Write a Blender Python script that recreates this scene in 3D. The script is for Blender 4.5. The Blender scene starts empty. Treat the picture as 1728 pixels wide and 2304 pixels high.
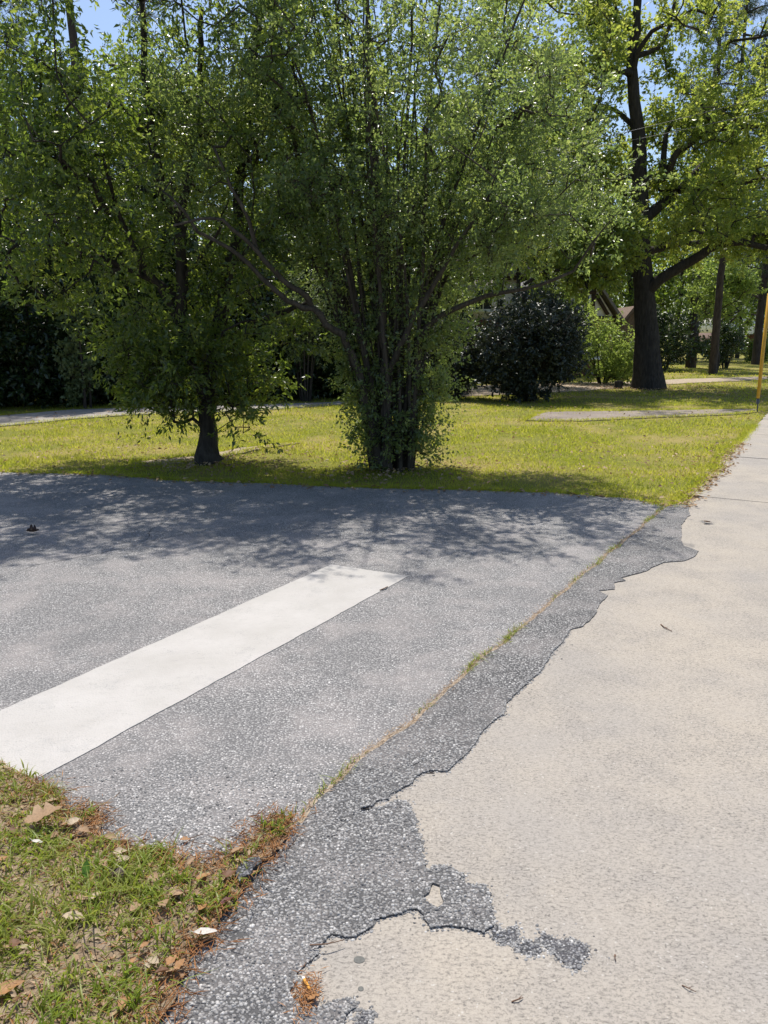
import bpy, bmesh, math, random
import numpy as np
from mathutils import Vector, noise
from mathutils.geometry import delaunay_2d_cdt

random.seed(7)
RNG = np.random.default_rng(11)
S = bpy.context.scene
C = S.collection

# ------------------------------------------------------------------ camera, sky, sun, exposure
PITCH, FPX, CAMH = math.radians(12.7), 1730.0, 1.65
cam_d = bpy.data.cameras.new('camera')
cam_d.sensor_fit = 'VERTICAL'
cam_d.sensor_height = 36.0
cam_d.sensor_width = 27.0
cam_d.lens = 36.0 * FPX / 2304.0
cam_d.clip_start = 0.05
cam_d.clip_end = 3000
cam = bpy.data.objects.new('camera', cam_d)
C.objects.link(cam)
cam.location = (0, 0, CAMH)
cam.rotation_euler = (math.radians(90) - PITCH, 0, 0)
S.camera = cam

SUN_AZ, SUN_EL = math.radians(-3), math.radians(66.5)
world = bpy.data.worlds.new('World')
S.world = world
world.use_nodes = True
wn = world.node_tree.nodes
wl = world.node_tree.links
bgn = wn.get('Background')
sky = wn.new('ShaderNodeTexSky')
sky.sky_type = 'NISHITA'
sky.sun_disc = False
sky.sun_elevation = SUN_EL
sky.sun_rotation = SUN_AZ
sky.air_density = 1.0
sky.dust_density = 1.4
sky.ozone_density = 3.2
wl.new(sky.outputs[0], bgn.inputs[0])
bgn.inputs[1].default_value = 0.13

sun_d = bpy.data.lights.new('sun', 'SUN')
sun_d.energy = 4.7
sun_d.angle = math.radians(0.55)
sun_d.color = (1.0, 0.95, 0.87)
sun = bpy.data.objects.new('sun', sun_d)
C.objects.link(sun)
SD = Vector((math.sin(SUN_AZ) * math.cos(SUN_EL), math.cos(SUN_AZ) * math.cos(SUN_EL), math.sin(SUN_EL)))
sun.rotation_euler = SD.to_track_quat('Z', 'Y').to_euler()
sun.location = (0, 0, 40)

S.view_settings.view_transform = 'Standard'
S.view_settings.look = 'None'
S.view_settings.exposure = 0.33
S.view_settings.gamma = 1.0
S.view_settings.use_curve_mapping = False
S.render.engine = 'CYCLES'
S.cycles.max_bounces = 8
S.cycles.transparent_max_bounces = 8

# ------------------------------------------------------------------ layout helpers (real ground positions)
def ray(px, py):
    dx = (px - 864) / FPX
    dy = (1152 - py) / FPX
    return dx, math.cos(PITCH) + dy * math.sin(PITCH), -math.sin(PITCH) + dy * math.cos(PITCH)
def G(px, py, z=0.0):
    d = ray(px, py)
    t = (z - CAMH) / d[2]
    return (d[0] * t, d[1] * t)
def W(px, py, Y):
    d = ray(px, py)
    t = Y / d[1]
    return (d[0] * t, Y, CAMH + d[2] * t)

# ------------------------------------------------------------------ object helpers
def put(o, parent=None, label=None, cat=None, group=None, kind=None):
    C.objects.link(o)
    if parent is not None:
        o.parent = parent
    if label: o['label'] = label
    if cat: o['category'] = cat
    if group: o['group'] = group
    if kind: o['kind'] = kind
    return o
def empty(name, loc=(0, 0, 0), rz=0.0, **k):
    o = bpy.data.objects.new(name, None)
    o.location = loc
    o.rotation_euler = (0, 0, rz)
    return put(o, **k)

class Acc:
    """collects triangles as arrays"""
    def __init__(self):
        self.v, self.f, self.n = [], [], 0
    def add(self, v, f):
        v = np.asarray(v, dtype=np.float32).reshape(-1, 3)
        f = np.asarray(f, dtype=np.int64)
        if f.shape[1] == 4:
            f = np.concatenate([f[:, [0, 1, 2]], f[:, [0, 2, 3]]])
        self.v.append(v)
        self.f.append(f + self.n)
        self.n += len(v)
    def mesh(self, name, mat, smooth=False):
        me = bpy.data.meshes.new(name)
        v = np.concatenate(self.v)
        f = np.concatenate(self.f).astype(np.int32)
        me.vertices.add(len(v))
        me.vertices.foreach_set('co', v.ravel())
        me.loops.add(f.size)
        me.loops.foreach_set('vertex_index', f.ravel())
        me.polygons.add(len(f))
        me.polygons.foreach_set('loop_start', np.arange(0, f.size, 3, dtype=np.int32))
        if smooth:
            me.polygons.foreach_set('use_smooth', np.ones(len(f), dtype=bool))
        me.update(calc_edges=True)
        me.materials.append(mat)
        return me
    def obj(self, name, mat, smooth=False, loc=None, **k):
        if loc is not None:
            lo = np.asarray(loc, dtype=np.float32)
            self.v = [a - lo for a in self.v]
        o = bpy.data.objects.new(name, self.mesh(name, mat, smooth))
        if loc is not None and k.get('parent') is None:
            o.location = loc
        return put(o, **k)

def box(a, x0, x1, y0, y1, z0, z1):
    v = [(x0, y0, z0), (x1, y0, z0), (x1, y1, z0), (x0, y1, z0), (x0, y0, z1), (x1, y0, z1), (x1, y1, z1), (x0, y1, z1)]
    a.add(v, [(0, 3, 2, 1), (4, 5, 6, 7), (0, 1, 5, 4), (1, 2, 6, 5), (2, 3, 7, 6), (3, 0, 4, 7)])
def bar(a, p, q, w, d):
    """a beam of width w and depth d between two points of the facade plane xz (y thickness d)"""
    p = np.array(p, float); q = np.array(q, float)
    t = q - p; t /= np.linalg.norm(t)
    s = np.cross(t, (0, 1, 0)); s /= np.linalg.norm(s)
    y = np.array((0, 1, 0.0))
    v = []
    for b in (p, q):
        for i, j in ((-1, -1), (1, -1), (1, 1), (-1, 1)):
            v.append(b + s * i * w / 2 + y * j * d / 2)
    a.add(v, [(0, 3, 2, 1), (4, 5, 6, 7), (0, 1, 5, 4), (1, 2, 6, 5), (2, 3, 7, 6), (3, 0, 4, 7)])
def tube(a, pts, radii, sides=6, cap=True):
    pts = np.asarray(pts, float)
    n = len(pts)
    t = np.gradient(pts, axis=0)
    t /= np.linalg.norm(t, axis=1)[:, None] + 1e-9
    ref = np.array((0.31, 0.17, 0.93)) if abs(t[0][2]) < 0.9 else np.array((0.93, 0.31, 0.17))
    u = np.cross(t, ref); u /= np.linalg.norm(u, axis=1)[:, None] + 1e-9
    w = np.cross(t, u)
    an = np.arange(sides) * 2 * math.pi / sides
    r = np.asarray(radii, float)
    if r.ndim == 1:
        r = np.repeat(r[:, None], sides, 1)
    v = pts[:, None, :] + r[:, :, None] * (np.cos(an)[None, :, None] * u[:, None, :] + np.sin(an)[None, :, None] * w[:, None, :])
    v = v.reshape(-1, 3)
    i = np.arange(n - 1)[:, None] * sides
    j = np.arange(sides)[None, :]
    k = (j + 1) % sides
    f = np.stack([i + j, i + k, i + sides + k, i + sides + j], -1).reshape(-1, 4)
    f = np.concatenate([f[:, [0, 1, 2]], f[:, [0, 2, 3]]])
    if cap:
        v = np.concatenate([v, pts[-1:]])
        l = (n - 1) * sides
        f = np.concatenate([f, np.stack([l + np.arange(sides), l + (np.arange(sides) + 1) % sides, np.full(sides, n * sides)], -1)])
    a.add(v, f)
def smooth_line(pts, step):
    """Catmull-Rom through the points, resampled"""
    P = np.asarray(pts, float)
    P = np.concatenate([2 * P[:1] - P[1:2], P, 2 * P[-1:] - P[-2:-1]])
    out = []
    for i in range(1, len(P) - 2):
        m = max(2, int(np.linalg.norm(P[i + 1] - P[i]) / step))
        for t in np.arange(m) / m:
            a, b, c, d = P[i - 1], P[i], P[i + 1], P[i + 2]
            out.append(0.5 * (2 * b + (c - a) * t + (2 * a - 5 * b + 4 * c - d) * t * t + (3 * b - a - 3 * c + d) * t ** 3))
    out.append(P[-2])
    return np.array(out)
def ragged(pts, step=0.02, amp=0.02, seed=0.0, closed=False):
    """subdivide a 2D polyline and roughen it"""
    out = []
    n = len(pts)
    for i in range(n if closed else n - 1):
        a = np.array(pts[i]); b = np.array(pts[(i + 1) % n])
        L = np.linalg.norm(b - a)
        m = max(1, int(L / step))
        nr = np.array((-(b - a)[1], (b - a)[0])) / (L + 1e-9)
        for k in range(m):
            p = a + (b - a) * k / m
            q = 0
            for o, s in ((1, 4.0), (0.55, 14.0), (0.35, 45.0)):
                q += o * noise.noise(Vector((p[0] * s + seed, p[1] * s, seed * 1.7)))
            out.append(p + nr * q * amp)
    if not closed:
        out.append(np.array(pts[-1]))
    return [tuple(p) for p in out]
def slab(name, outer, z, th, mat, holes=(), **k):
    """a flat plate with a free outline"""
    a = Acc()
    loops = [list(outer)] + [list(h) for h in holes]
    pts, es = [], []
    for lp in loops:
        n0 = len(pts)
        pts += [Vector((p[0], p[1])) for p in lp]
        es += [(n0 + i, n0 + (i + 1) % len(lp)) for i in range(len(lp))]
    vs, _, fs, _, _, _ = delaunay_2d_cdt(pts, es, [], 0, 1e-6)
    vv = np.array([(v.x, v.y) for v in vs])
    fa = np.array(fs)
    cen = vv[fa].mean(1)
    ok = inside(cen, outer)
    for h in holes:
        ok &= ~inside(cen, h)
    a.add(np.column_stack([vv, np.full(len(vv), z)]), fa[ok])
    for lp in loops:
        q = np.array([(p[0], p[1]) for p in lp])
        m = len(q)
        v = np.concatenate([np.column_stack([q, np.full(m, z)]), np.column_stack([q, np.full(m, z - th)])])
        i = np.arange(m); j = (i + 1) % m
        a.add(v, np.stack([i, j, m + j, m + i], -1))
    return a.obj(name, mat, **k)
def inside(P, poly):
    """vectorised point in polygon"""
    x, y = P[:, 0], P[:, 1]
    q = np.asarray(poly, float)
    r = np.zeros(len(P), bool)
    for i in range(len(q)):
        x0, y0 = q[i]; x1, y1 = q[i - 1]
        c = ((y0 > y) != (y1 > y))
        if abs(y1 - y0) > 1e-12:
            r ^= c & (x < (x1 - x0) * (y - y0) / (y1 - y0) + x0)
    return r

# ------------------------------------------------------------------ material helpers
class Mat:
    def __init__(self, name):
        self.m = bpy.data.materials.new(name)
        self.m.use_nodes = True
        self.t = self.m.node_tree
        self.p = self.t.nodes['Principled BSDF']
        self.out = self.t.nodes['Material Output']
        self.tc = None
    def n(self, typ, **k):
        nd = self.t.nodes.new('ShaderNode' + typ)
        for a, b in k.items():
            setattr(nd, a, b)
        return nd
    def l(self, a, b):
        self.t.links.new(a, b)
    def coord(self, scale=(1, 1, 1), rot=0.0):
        if self.tc is None:
            self.tc = self.n('TexCoord')
            self.geo = self.n('NewGeometry')
        mp = self.n('Mapping')
        mp.inputs['Scale'].default_value = scale
        mp.inputs['Rotation'].default_value = (0, 0, rot)
        self.l(self.geo.outputs['Position'], mp.inputs['Vector'])
        return mp.outputs[0]
    def noise(self, co, scale, detail=3, rough=0.55):
        nd = self.n('TexNoise')
        nd.inputs['Scale'].default_value = scale
        nd.inputs['Detail'].default_value = detail
        nd.inputs['Roughness'].default_value = rough
        self.l(co, nd.inputs['Vector'])
        return nd.outputs[0]
    def vor(self, co, scale, feature='F1'):
        nd = self.n('TexVoronoi')
        nd.feature = feature
        nd.inputs['Scale'].default_value = scale
        self.l(co, nd.inputs['Vector'])
        return nd
    def ramp(self, fac, stops, interp='LINEAR'):
        nd = self.n('ValToRGB')
        cr = nd.color_ramp
        cr.interpolation = interp
        while len(cr.elements) < len(stops):
            cr.elements.new(0.5)
        for e, (p, c) in zip(cr.elements, stops):
            e.position = p
            e.color = (c, c, c, 1) if isinstance(c, (int, float)) else (*c, 1)
        self.l(fac, nd.inputs[0])
        return nd.outputs[0]
    def mix(self, fac, a, b, mode='MIX'):
        nd = self.n('MixRGB', blend_type=mode)
        for i, v in enumerate((fac, a, b)):
            if isinstance(v, (int, float)):
                nd.inputs[i].default_value = v if i == 0 else (v, v, v, 1)
            elif isinstance(v, tuple):
                nd.inputs[i].default_value = (*v, 1)
            else:
                self.l(v, nd.inputs[i])
        return nd.outputs[0]
    def bump(self, h, dist, strength=1.0, prev=None):
        nd = self.n('Bump')
        nd.inputs['Distance'].default_value = dist
        nd.inputs['Strength'].default_value = strength
        self.l(h, nd.inputs['Height'])
        if prev is not None:
            self.l(prev, nd.inputs['Normal'])
        return nd.outputs[0]
    def fin(self, col=None, rough=0.8, spec=0.3, nrm=None):
        if col is not None:
            if isinstance(col, tuple):
                self.p.inputs['Base Color'].default_value = (*col, 1)
            else:
                self.l(col, self.p.inputs['Base Color'])
        if isinstance(rough, (int, float)):
            self.p.inputs['Roughness'].default_value = rough
        else:
            self.l(rough, self.p.inputs['Roughness'])
        self.p.inputs['Specular IOR Level'].default_value = spec
        if nrm is not None:
            self.l(nrm, self.p.inputs['Normal'])
        return self.m

def leafmat(name, cols, tcols, tfac=0.4, rough=0.4, spec=0.5):
    m = Mat(name)
    g = m.n('NewGeometry')
    rnd = g.outputs['Random Per Island']
    k = len(cols) - 1
    pn = m.noise(m.coord(), 1.3, 3, 0.6)
    mixr = m.n('Math', operation='MULTIPLY_ADD')
    mixr.inputs[1].default_value = 0.45
    ofs = m.n('Math', operation='MULTIPLY_ADD')
    ofs.inputs[1].default_value = 1.5; ofs.inputs[2].default_value = -0.47
    m.l(pn, ofs.inputs[0])
    m.l(rnd, mixr.inputs[0]); m.l(ofs.outputs[0], mixr.inputs[2])
    rnd = mixr.outputs[0]
    base = m.ramp(rnd, [(i / k, c) for i, c in enumerate(cols)])
    k = len(tcols) - 1
    tr = m.ramp(rnd, [(i / k, c) for i, c in enumerate(tcols)])
    m.fin(base, rough, spec)
    tn = m.n('BsdfTranslucent')
    m.l(tr, tn.inputs[0])
    mx = m.n('MixShader')
    mx.inputs[0].default_value = tfac
    m.l(m.p.outputs[0], mx.inputs[1])
    m.l(tn.outputs[0], mx.inputs[2])
    m.l(mx.outputs[0], m.out.inputs[0])
    return m.m
def barkmat(name, dark, light, sc=6.0):
    m = Mat(name)
    co = m.coord((1, 1, 0.22))
    a = m.noise(co, sc * 3, 5, 0.65)
    b = m.noise(m.coord(), sc * 0.4, 3)
    col = m.ramp(a, [(0.3, dark), (0.72, light)])
    col = m.mix(m.ramp(b, [(0.4, 0.0), (0.7, 0.5)]), col, tuple(0.5 * (x + y) * 0.8 for x, y in zip(dark, light)))
    return m.fin(col, 0.9, 0.15, m.bump(a, 0.03, 0.9))
def plain(name, col, rough=0.7, spec=0.3, var=0.15, sc=8.0):
    m = Mat(name)
    n_ = m.noise(m.coord(), sc, 4)
    c = m.mix(m.ramp(n_, [(0.3, 0.0), (0.7, 1.0)]), tuple(x * (1 - var) for x in col), tuple(min(1, x * (1 + var)) for x in col))
    return m.fin(c, rough, spec)

# ---- surfaces
def concrete_mat(name, c0, c1, fine=True):
    m = Mat(name)
    big = m.noise(m.coord(), 0.8, 6, 0.62)
    blot = m.noise(m.coord(), 2.6, 6, 0.68)
    brush = m.noise(m.coord((1, 2.6, 1), math.radians(38)), 46.0, 6, 0.8)
    spk = m.noise(m.coord(), 110.0, 4, 0.75)
    grit = m.noise(m.coord(), 260.0, 3, 0.6)
    v = m.vor(m.coord(), 85.0)
    col = m.mix(m.ramp(big, [(0.40, 0.0), (0.60, 1.0)]), c0, (c1[0] * 1.01, c1[1] * 1.0, c1[2] * 0.965))
    col = m.mix(m.ramp(blot, [(0.48, 0.0), (0.70, 0.38)]), col, (c0[0] * 0.76, c0[1] * 0.78, c0[2] * 0.82))
    # worn zones show the grit more than the smooth ones
    wear = m.ramp(blot, [(0.34, 0.45), (0.62, 1.0)])
    k = m.mix(1.0, m.ramp(brush, [(0.50, 0.0), (0.63, 0.85)]), wear, 'MULTIPLY')
    col = m.mix(k, col, tuple(x * 0.38 for x in c0))
    k = m.mix(1.0, m.ramp(spk, [(0.53, 0.0), (0.66, 0.95)]), wear, 'MULTIPLY')
    col = m.mix(k, col, tuple(x * 0.32 for x in c0))
    col = m.mix(m.ramp(grit, [(0.3, 0.35), (0.5, 0.0)]), col, tuple(x * 0.45 for x in c0))
    peb = m.ramp(v.outputs['Distance'], [(0.22, 1.0), (0.36, 0.0)])
    pick = m.ramp(m.noise(m.coord(), 50.0, 1), [(0.60, 0.0), (0.66, 0.4)])
    col = m.mix(m.mix(1.0, peb, pick, 'MULTIPLY'), col, (0.58, 0.55, 0.51))
    h = m.mix(0.5, spk, brush)
    return m.fin(col, 0.88, 0.25, m.bump(h, 0.005, 0.6))
def asphalt_mat(name, lo, hi, binder, sc=105.0, bumpd=0.006):
    m = Mat(name)
    co = m.coord()
    wob = m.n('VectorMath', operation='ADD')
    nz = m.n('TexNoise'); nz.inputs['Scale'].default_value = 60.0
    m.l(co, nz.inputs['Vector'])
    sc_ = m.n('VectorMath', operation='SCALE'); sc_.inputs['Scale'].default_value = 0.006
    m.l(nz.outputs['Color'], sc_.inputs[0])
    m.l(co, wob.inputs[0]); m.l(sc_.outputs[0], wob.inputs[1])
    v = m.vor(wob.outputs[0], sc)
    sep = m.n('SeparateColor')
    m.l(v.outputs['Color'], sep.inputs[0])
    stone = m.ramp(sep.outputs[0], [(0.0, lo), (0.55, tuple(0.5 * (a + b) for a, b in zip(lo, hi))), (0.9, hi), (1.0, tuple(min(0.75, x * 1.55) for x in hi))])
    gap = m.ramp(v.outputs['Distance'], [(0.38, 0.0), (0.62, 1.0)])
    col = m.mix(gap, stone, binder)
    big = m.noise(co, 0.9, 5, 0.6)
    col = m.mix(m.ramp(big, [(0.40, 0.0), (0.70, 0.42)]), col, tuple(x * 0.62 for x in lo))
    tone = m.noise(co, 2.2, 6, 0.7)
    col = m.mix(m.ramp(tone, [(0.45, 0.0), (0.68, 0.42)]), col, (hi[0] * 0.95, hi[1] * 0.88, hi[2] * 0.86))
    hh = m.ramp(v.outputs['Distance'], [(0.1, 1.0), (0.7, 0.0)])
    return m.fin(col, 0.75, 0.35, m.bump(hh, bumpd, 0.75))

M = {}
M['concrete'] = concrete_mat('concrete', (0.335, 0.306, 0.272), (0.388, 0.347, 0.30))
M['old_concrete'] = concrete_mat('old_concrete', (0.30, 0.27, 0.24), (0.38, 0.35, 0.31))
M['pad'] = concrete_mat('oak_shaded_concrete', (0.24, 0.20, 0.17), (0.31, 0.26, 0.215))  # tan-brown walkway concrete, with the oak's shade put into its colour
M['road'] = asphalt_mat('road_asphalt', (0.215, 0.208, 0.205), (0.43, 0.415, 0.40), (0.115, 0.112, 0.112))
M['apron'] = asphalt_mat('apron_asphalt', (0.165, 0.16, 0.158), (0.385, 0.375, 0.363), (0.06, 0.059, 0.06), 95.0, 0.008)
M['patch'] = asphalt_mat('patch_asphalt', (0.08, 0.08, 0.086), (0.25, 0.25, 0.26), (0.03, 0.03, 0.034), 110.0, 0.008)
def paint():
    m = Mat('road_paint')
    a = m.noise(m.coord(), 2.2, 6, 0.65)
    b = m.noise(m.coord((1, 3, 1), math.radians(-60)), 16.0, 6, 0.75)
    w = m.noise(m.coord(), 5.0, 5, 0.7)
    g_ = m.noise(m.coord(), 150.0, 3, 0.7)
    v = m.vor(m.coord(), 105.0)
    col = m.mix(m.ramp(a, [(0.32, 0.0), (0.66, 1.0)]), (0.36, 0.34, 0.315), (0.43, 0.408, 0.385))
    col = m.mix(m.ramp(b, [(0.56, 0.0), (0.70, 0.5)]), col, (0.27, 0.265, 0.255))
    col = m.mix(m.ramp(w, [(0.58, 0.0), (0.72, 0.35)]), col, (0.25, 0.25, 0.245))
    worn = m.mix(1.0, m.ramp(g_, [(0.60, 0.0), (0.66, 0.8)]), m.ramp(w, [(0.45, 0.1), (0.62, 1.0)]), 'MULTIPLY')
    col = m.mix(worn, col, (0.16, 0.155, 0.15))
    hh = m.ramp(v.outputs['Distance'], [(0.1, 1.0), (0.7, 0.0)])
    return m.fin(col, 0.6, 0.4, m.bump(hh, 0.003, 0.35))
M['paint'] = paint()
def soil(name, c0, c1, c2):
    m = Mat(name)
    a = m.noise(m.coord(), 14.0, 6, 0.7)
    b = m.noise(m.coord(), 90.0, 4, 0.7)
    col = m.mix(m.ramp(a, [(0.35, 0.0), (0.65, 1.0)]), c0, c1)
    col = m.mix(m.ramp(b, [(0.5, 0.0), (0.68, 0.8)]), col, c2)
    return m.fin(col, 0.95, 0.1, m.bump(m.mix(0.5, a, b), 0.015, 0.8))
M['soil'] = soil('verge_soil', (0.19, 0.135, 0.085), (0.33, 0.26, 0.19), (0.07, 0.045, 0.028))
M['dirt'] = soil('bare_dirt', (0.34, 0.27, 0.20), (0.42, 0.35, 0.27), (0.2, 0.15, 0.1))
def lawn():
    m = Mat('lawn')
    a = m.noise(m.coord(), 0.55, 5, 0.6)
    b = m.noise(m.coord(), 6.0, 5, 0.7)
    c = m.noise(m.coord(), 55.0, 4, 0.7)
    col = m.mix(m.ramp(c, [(0.3, 0.0), (0.7, 1.0)]), (0.11, 0.12, 0.022), (0.26, 0.255, 0.055))
    col = m.mix(m.ramp(a, [(0.45, 0.0), (0.62, 0.8)]), col, (0.33, 0.26, 0.10))
    col = m.mix(m.ramp(b, [(0.55, 0.0), (0.75, 0.5)]), col, (0.17, 0.125, 0.065))
    return m.fin(col, 0.95, 0.1, m.bump(c, 0.03, 0.8))
M['lawn'] = lawn()
M['grass'] = leafmat('grass_blade', [(0.13, 0.175, 0.022), (0.20, 0.25, 0.03), (0.28, 0.31, 0.042), (0.38, 0.34, 0.10)],
                     [(0.38, 0.46, 0.035), (0.55, 0.58, 0.05), (0.64, 0.62, 0.07), (0.60, 0.52, 0.17)], 0.55, 0.5, 0.3)
M['tuft'] = leafmat('verge_blade', [(0.09, 0.155, 0.018), (0.15, 0.215, 0.025), (0.22, 0.26, 0.045), (0.32, 0.30, 0.11)],
                    [(0.24, 0.38, 0.03), (0.38, 0.50, 0.04), (0.48, 0.54, 0.07), (0.50, 0.45, 0.16)], 0.42, 0.45, 0.35)
M['straw'] = leafmat('pine_straw', [(0.15, 0.06, 0.022), (0.30, 0.13, 0.045), (0.40, 0.20, 0.08), (0.44, 0.30, 0.16)],
                     [(0.2, 0.09, 0.03), (0.3, 0.15, 0.06)], 0.15, 0.6, 0.2)
M['litter'] = leafmat('litter', [(0.16, 0.09, 0.05), (0.30, 0.19, 0.11), (0.42, 0.30, 0.19), (0.50, 0.41, 0.30)],
                      [(0.3, 0.16, 0.07), (0.45, 0.30, 0.15)], 0.2, 0.65, 0.2)
M['stone'] = None
def stone():
    m = Mat('road_chippings')
    g_ = m.n('NewGeometry')
    col = m.ramp(g_.outputs['Random Per Island'], [(0.0, (0.11, 0.107, 0.106)), (0.35, (0.225, 0.22, 0.215)), (0.7, (0.335, 0.328, 0.318)), (0.93, (0.44, 0.428, 0.41)), (1.0, (0.60, 0.585, 0.56))])
    n_ = m.noise(m.coord(), 260.0, 2)
    col = m.mix(m.ramp(n_, [(0.35, 0.35), (0.6, 0.0)]), col, (0.05, 0.05, 0.055))
    return m.fin(col, 0.7, 0.35)
M['stone'] = stone()

# leaves
M['privet'] = leafmat('multistem_leaves', [(0.04, 0.066, 0.03), (0.07, 0.105, 0.045), (0.13, 0.17, 0.075)],
                      [(0.22, 0.34, 0.07), (0.42, 0.55, 0.12), (0.68, 0.75, 0.2)], 0.46, 0.33, 0.8)
M['laurel'] = leafmat('broad_leaves', [(0.026, 0.044, 0.018), (0.046, 0.074, 0.026), (0.095, 0.13, 0.045)],
                      [(0.14, 0.24, 0.03), (0.32, 0.44, 0.05), (0.64, 0.72, 0.10)], 0.42, 0.3, 0.55)
M['oakleaf'] = leafmat('oak_leaves', [(0.04, 0.072, 0.024), (0.065, 0.108, 0.034), (0.10, 0.15, 0.042), (0.15, 0.17, 0.05)],
                       [(0.28, 0.40, 0.06), (0.46, 0.57, 0.08), (0.62, 0.68, 0.11), (0.68, 0.66, 0.14)], 0.52, 0.35, 0.5)
M['wood_leaf'] = leafmat('woodland_leaves', [(0.025, 0.055, 0.014), (0.045, 0.085, 0.02), (0.08, 0.12, 0.028)],
                         [(0.16, 0.27, 0.03), (0.30, 0.42, 0.045), (0.44, 0.52, 0.07)], 0.46, 0.4, 0.45)
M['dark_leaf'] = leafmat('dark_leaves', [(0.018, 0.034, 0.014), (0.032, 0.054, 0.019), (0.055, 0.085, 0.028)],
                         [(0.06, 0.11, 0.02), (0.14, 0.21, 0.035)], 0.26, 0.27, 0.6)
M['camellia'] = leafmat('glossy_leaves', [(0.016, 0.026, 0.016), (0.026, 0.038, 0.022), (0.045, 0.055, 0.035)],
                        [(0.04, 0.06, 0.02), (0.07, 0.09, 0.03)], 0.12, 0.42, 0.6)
M['fresh_leaf'] = leafmat('fresh_leaves', [(0.10, 0.17, 0.04), (0.16, 0.23, 0.055), (0.22, 0.27, 0.08)],
                          [(0.35, 0.50, 0.08), (0.52, 0.60, 0.13)], 0.5, 0.4, 0.45)
M['pale_leaf'] = leafmat('pale_leaves', [(0.10, 0.14, 0.06), (0.14, 0.18, 0.08), (0.20, 0.23, 0.11)],
                         [(0.2, 0.28, 0.08), (0.3, 0.36, 0.12)], 0.35, 0.45, 0.35)
M['needle'] = leafmat('pine_needles', [(0.02, 0.04, 0.022), (0.035, 0.055, 0.03), (0.055, 0.075, 0.038)],
                      [(0.05, 0.09, 0.03), (0.1, 0.14, 0.05)], 0.25, 0.5, 0.3)
M['bark'] = barkmat('dark_bark', (0.022, 0.019, 0.016), (0.085, 0.072, 0.06))
M['bark_grey'] = barkmat('grey_bark', (0.035, 0.03, 0.024), (0.12, 0.10, 0.08), 9.0)
M['bark_pine'] = barkmat('pine_bark', (0.03, 0.025, 0.022), (0.11, 0.085, 0.07), 4.0)

# ------------------------------------------------------------------ the ground outlines (ground metres)
U = np.array((0.503, 0.864)); V = np.array((0.864, -0.503))
def uv(u, v):
    return tuple(U * u + V * v)
crack = [G(*p) for p in [(668, 1850), (700, 1815), (717, 1797), (811, 1712), (862, 1663), (927, 1627), (959, 1589), (992, 1562), (1035, 1522), (1079, 1482), (1134, 1440), (1198, 1387), (1248, 1345), (1301, 1300), (1335, 1273), (1384, 1235), (1414, 1209), (1456, 1175), (1494, 1141)]]
crack = ragged(crack, 0.03, 0.018, 3.3)
rag = [G(*p) for p in [(1545, 1128), (1552, 1160), (1531, 1181), (1535, 1201), (1530, 1217), (1539, 1228), (1573, 1241), (1566, 1252), (1539, 1263), (1490, 1266), (1456, 1285), (1395, 1300), (1407, 1307), (1380, 1312), (1383, 1326), (1345, 1329), (1365, 1341), (1348, 1364), (1335, 1387), (1312, 1410), (1282, 1419), (1270, 1444), (1244, 1466), (1225, 1500), (1210, 1519), (1180, 1546), (1159, 1565), (1138, 1584), (1134, 1606), (1100, 1632), (1079, 1652), (1068, 1674), (1043, 1699), (1021, 1717), (1006, 1735), (970, 1735), (938, 1747), (929, 1765), (905, 1777), (884, 1788), (873, 1802), (850, 1804), (838, 1816), (815, 1820), (806, 1832), (828, 1827), (846, 1817), (860, 1818), (878, 1806), (897, 1800), (919, 1803), (929, 1826), (941, 1847), (939, 1862), (950, 1892), (953, 1922), (959, 1952), (963, 1960), (976, 1949), (1015, 1951), (1046, 1968), (1044, 1986), (1072, 1992), (1093, 1992), (1104, 2018), (1117, 2059), (1114, 2085), (1088, 2101), (1046, 2093), (1005, 2086), (968, 2091), (942, 2046), (919, 2049), (881, 2060), (843, 2069), (841, 2086), (816, 2100), (791, 2115), (747, 2109), (736, 2122), (718, 2136), (722, 2147), (704, 2165), (671, 2191), (668, 2209), (653, 2230), (675, 2267), (718, 2267), (754, 2252), (794, 2249), (801, 2267), (776, 2281), (773, 2304), (740, 2460)]]
rag = ragged(ragged(rag, 0.016, 0.011, 9.1), 0.006, 0.007, 4.7)
verge_out = [G(*p) for p in [(-60, 1690), (0, 1724), (47, 1746), (83, 1760), (127, 1789), (142, 1810), (151, 1840), (175, 1843), (217, 1831), (232, 1858), (232, 1892), (259, 1898), (292, 1907), (316, 1922), (362, 1922), (422, 1940), (473, 1955), (508, 1934), (563, 1905), (585, 1868), (604, 1845), (630, 1840), (664, 1847), (653, 1880), (617, 1934), (581, 1955), (566, 1981), (559, 2006), (534, 2031), (519, 2053), (494, 2075), (483, 2125), (447, 2136), (429, 2154), (432, 2198), (407, 2230), (400, 2270), (350, 2320), (330, 2460)]]
verge_edge = ragged(verge_out, 0.02, 0.014, 5.5)
lawn_edge = [(-14.0, 13.5), (-9.0, 11.1)] + [G(*p) for p in [(0, 1061), (90, 1065), (152, 1065), (253, 1069), (398, 1081), (600, 1087), (720, 1093), (863, 1099), (1042, 1102), (1250, 1109), (1342, 1115), (1437, 1123), (1471, 1130), (1497, 1139)]]
lawn_edge = ragged(lawn_edge, 0.05, 0.04, 2.2)
walk_edge = [G(*p) for p in [(1520, 1140), (1537, 1136), (1554, 1110), (1566, 1104), (1586, 1082), (1615, 1055), (1628, 1030), (1661, 999), (1682, 981), (1702, 960), (1728, 932)]]
walk_edge = walk_edge + [uv(26, -1.22), uv(60, -1.15)]
walk_edge_r = ragged(walk_edge, 0.05, 0.03, 4.4)

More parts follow.
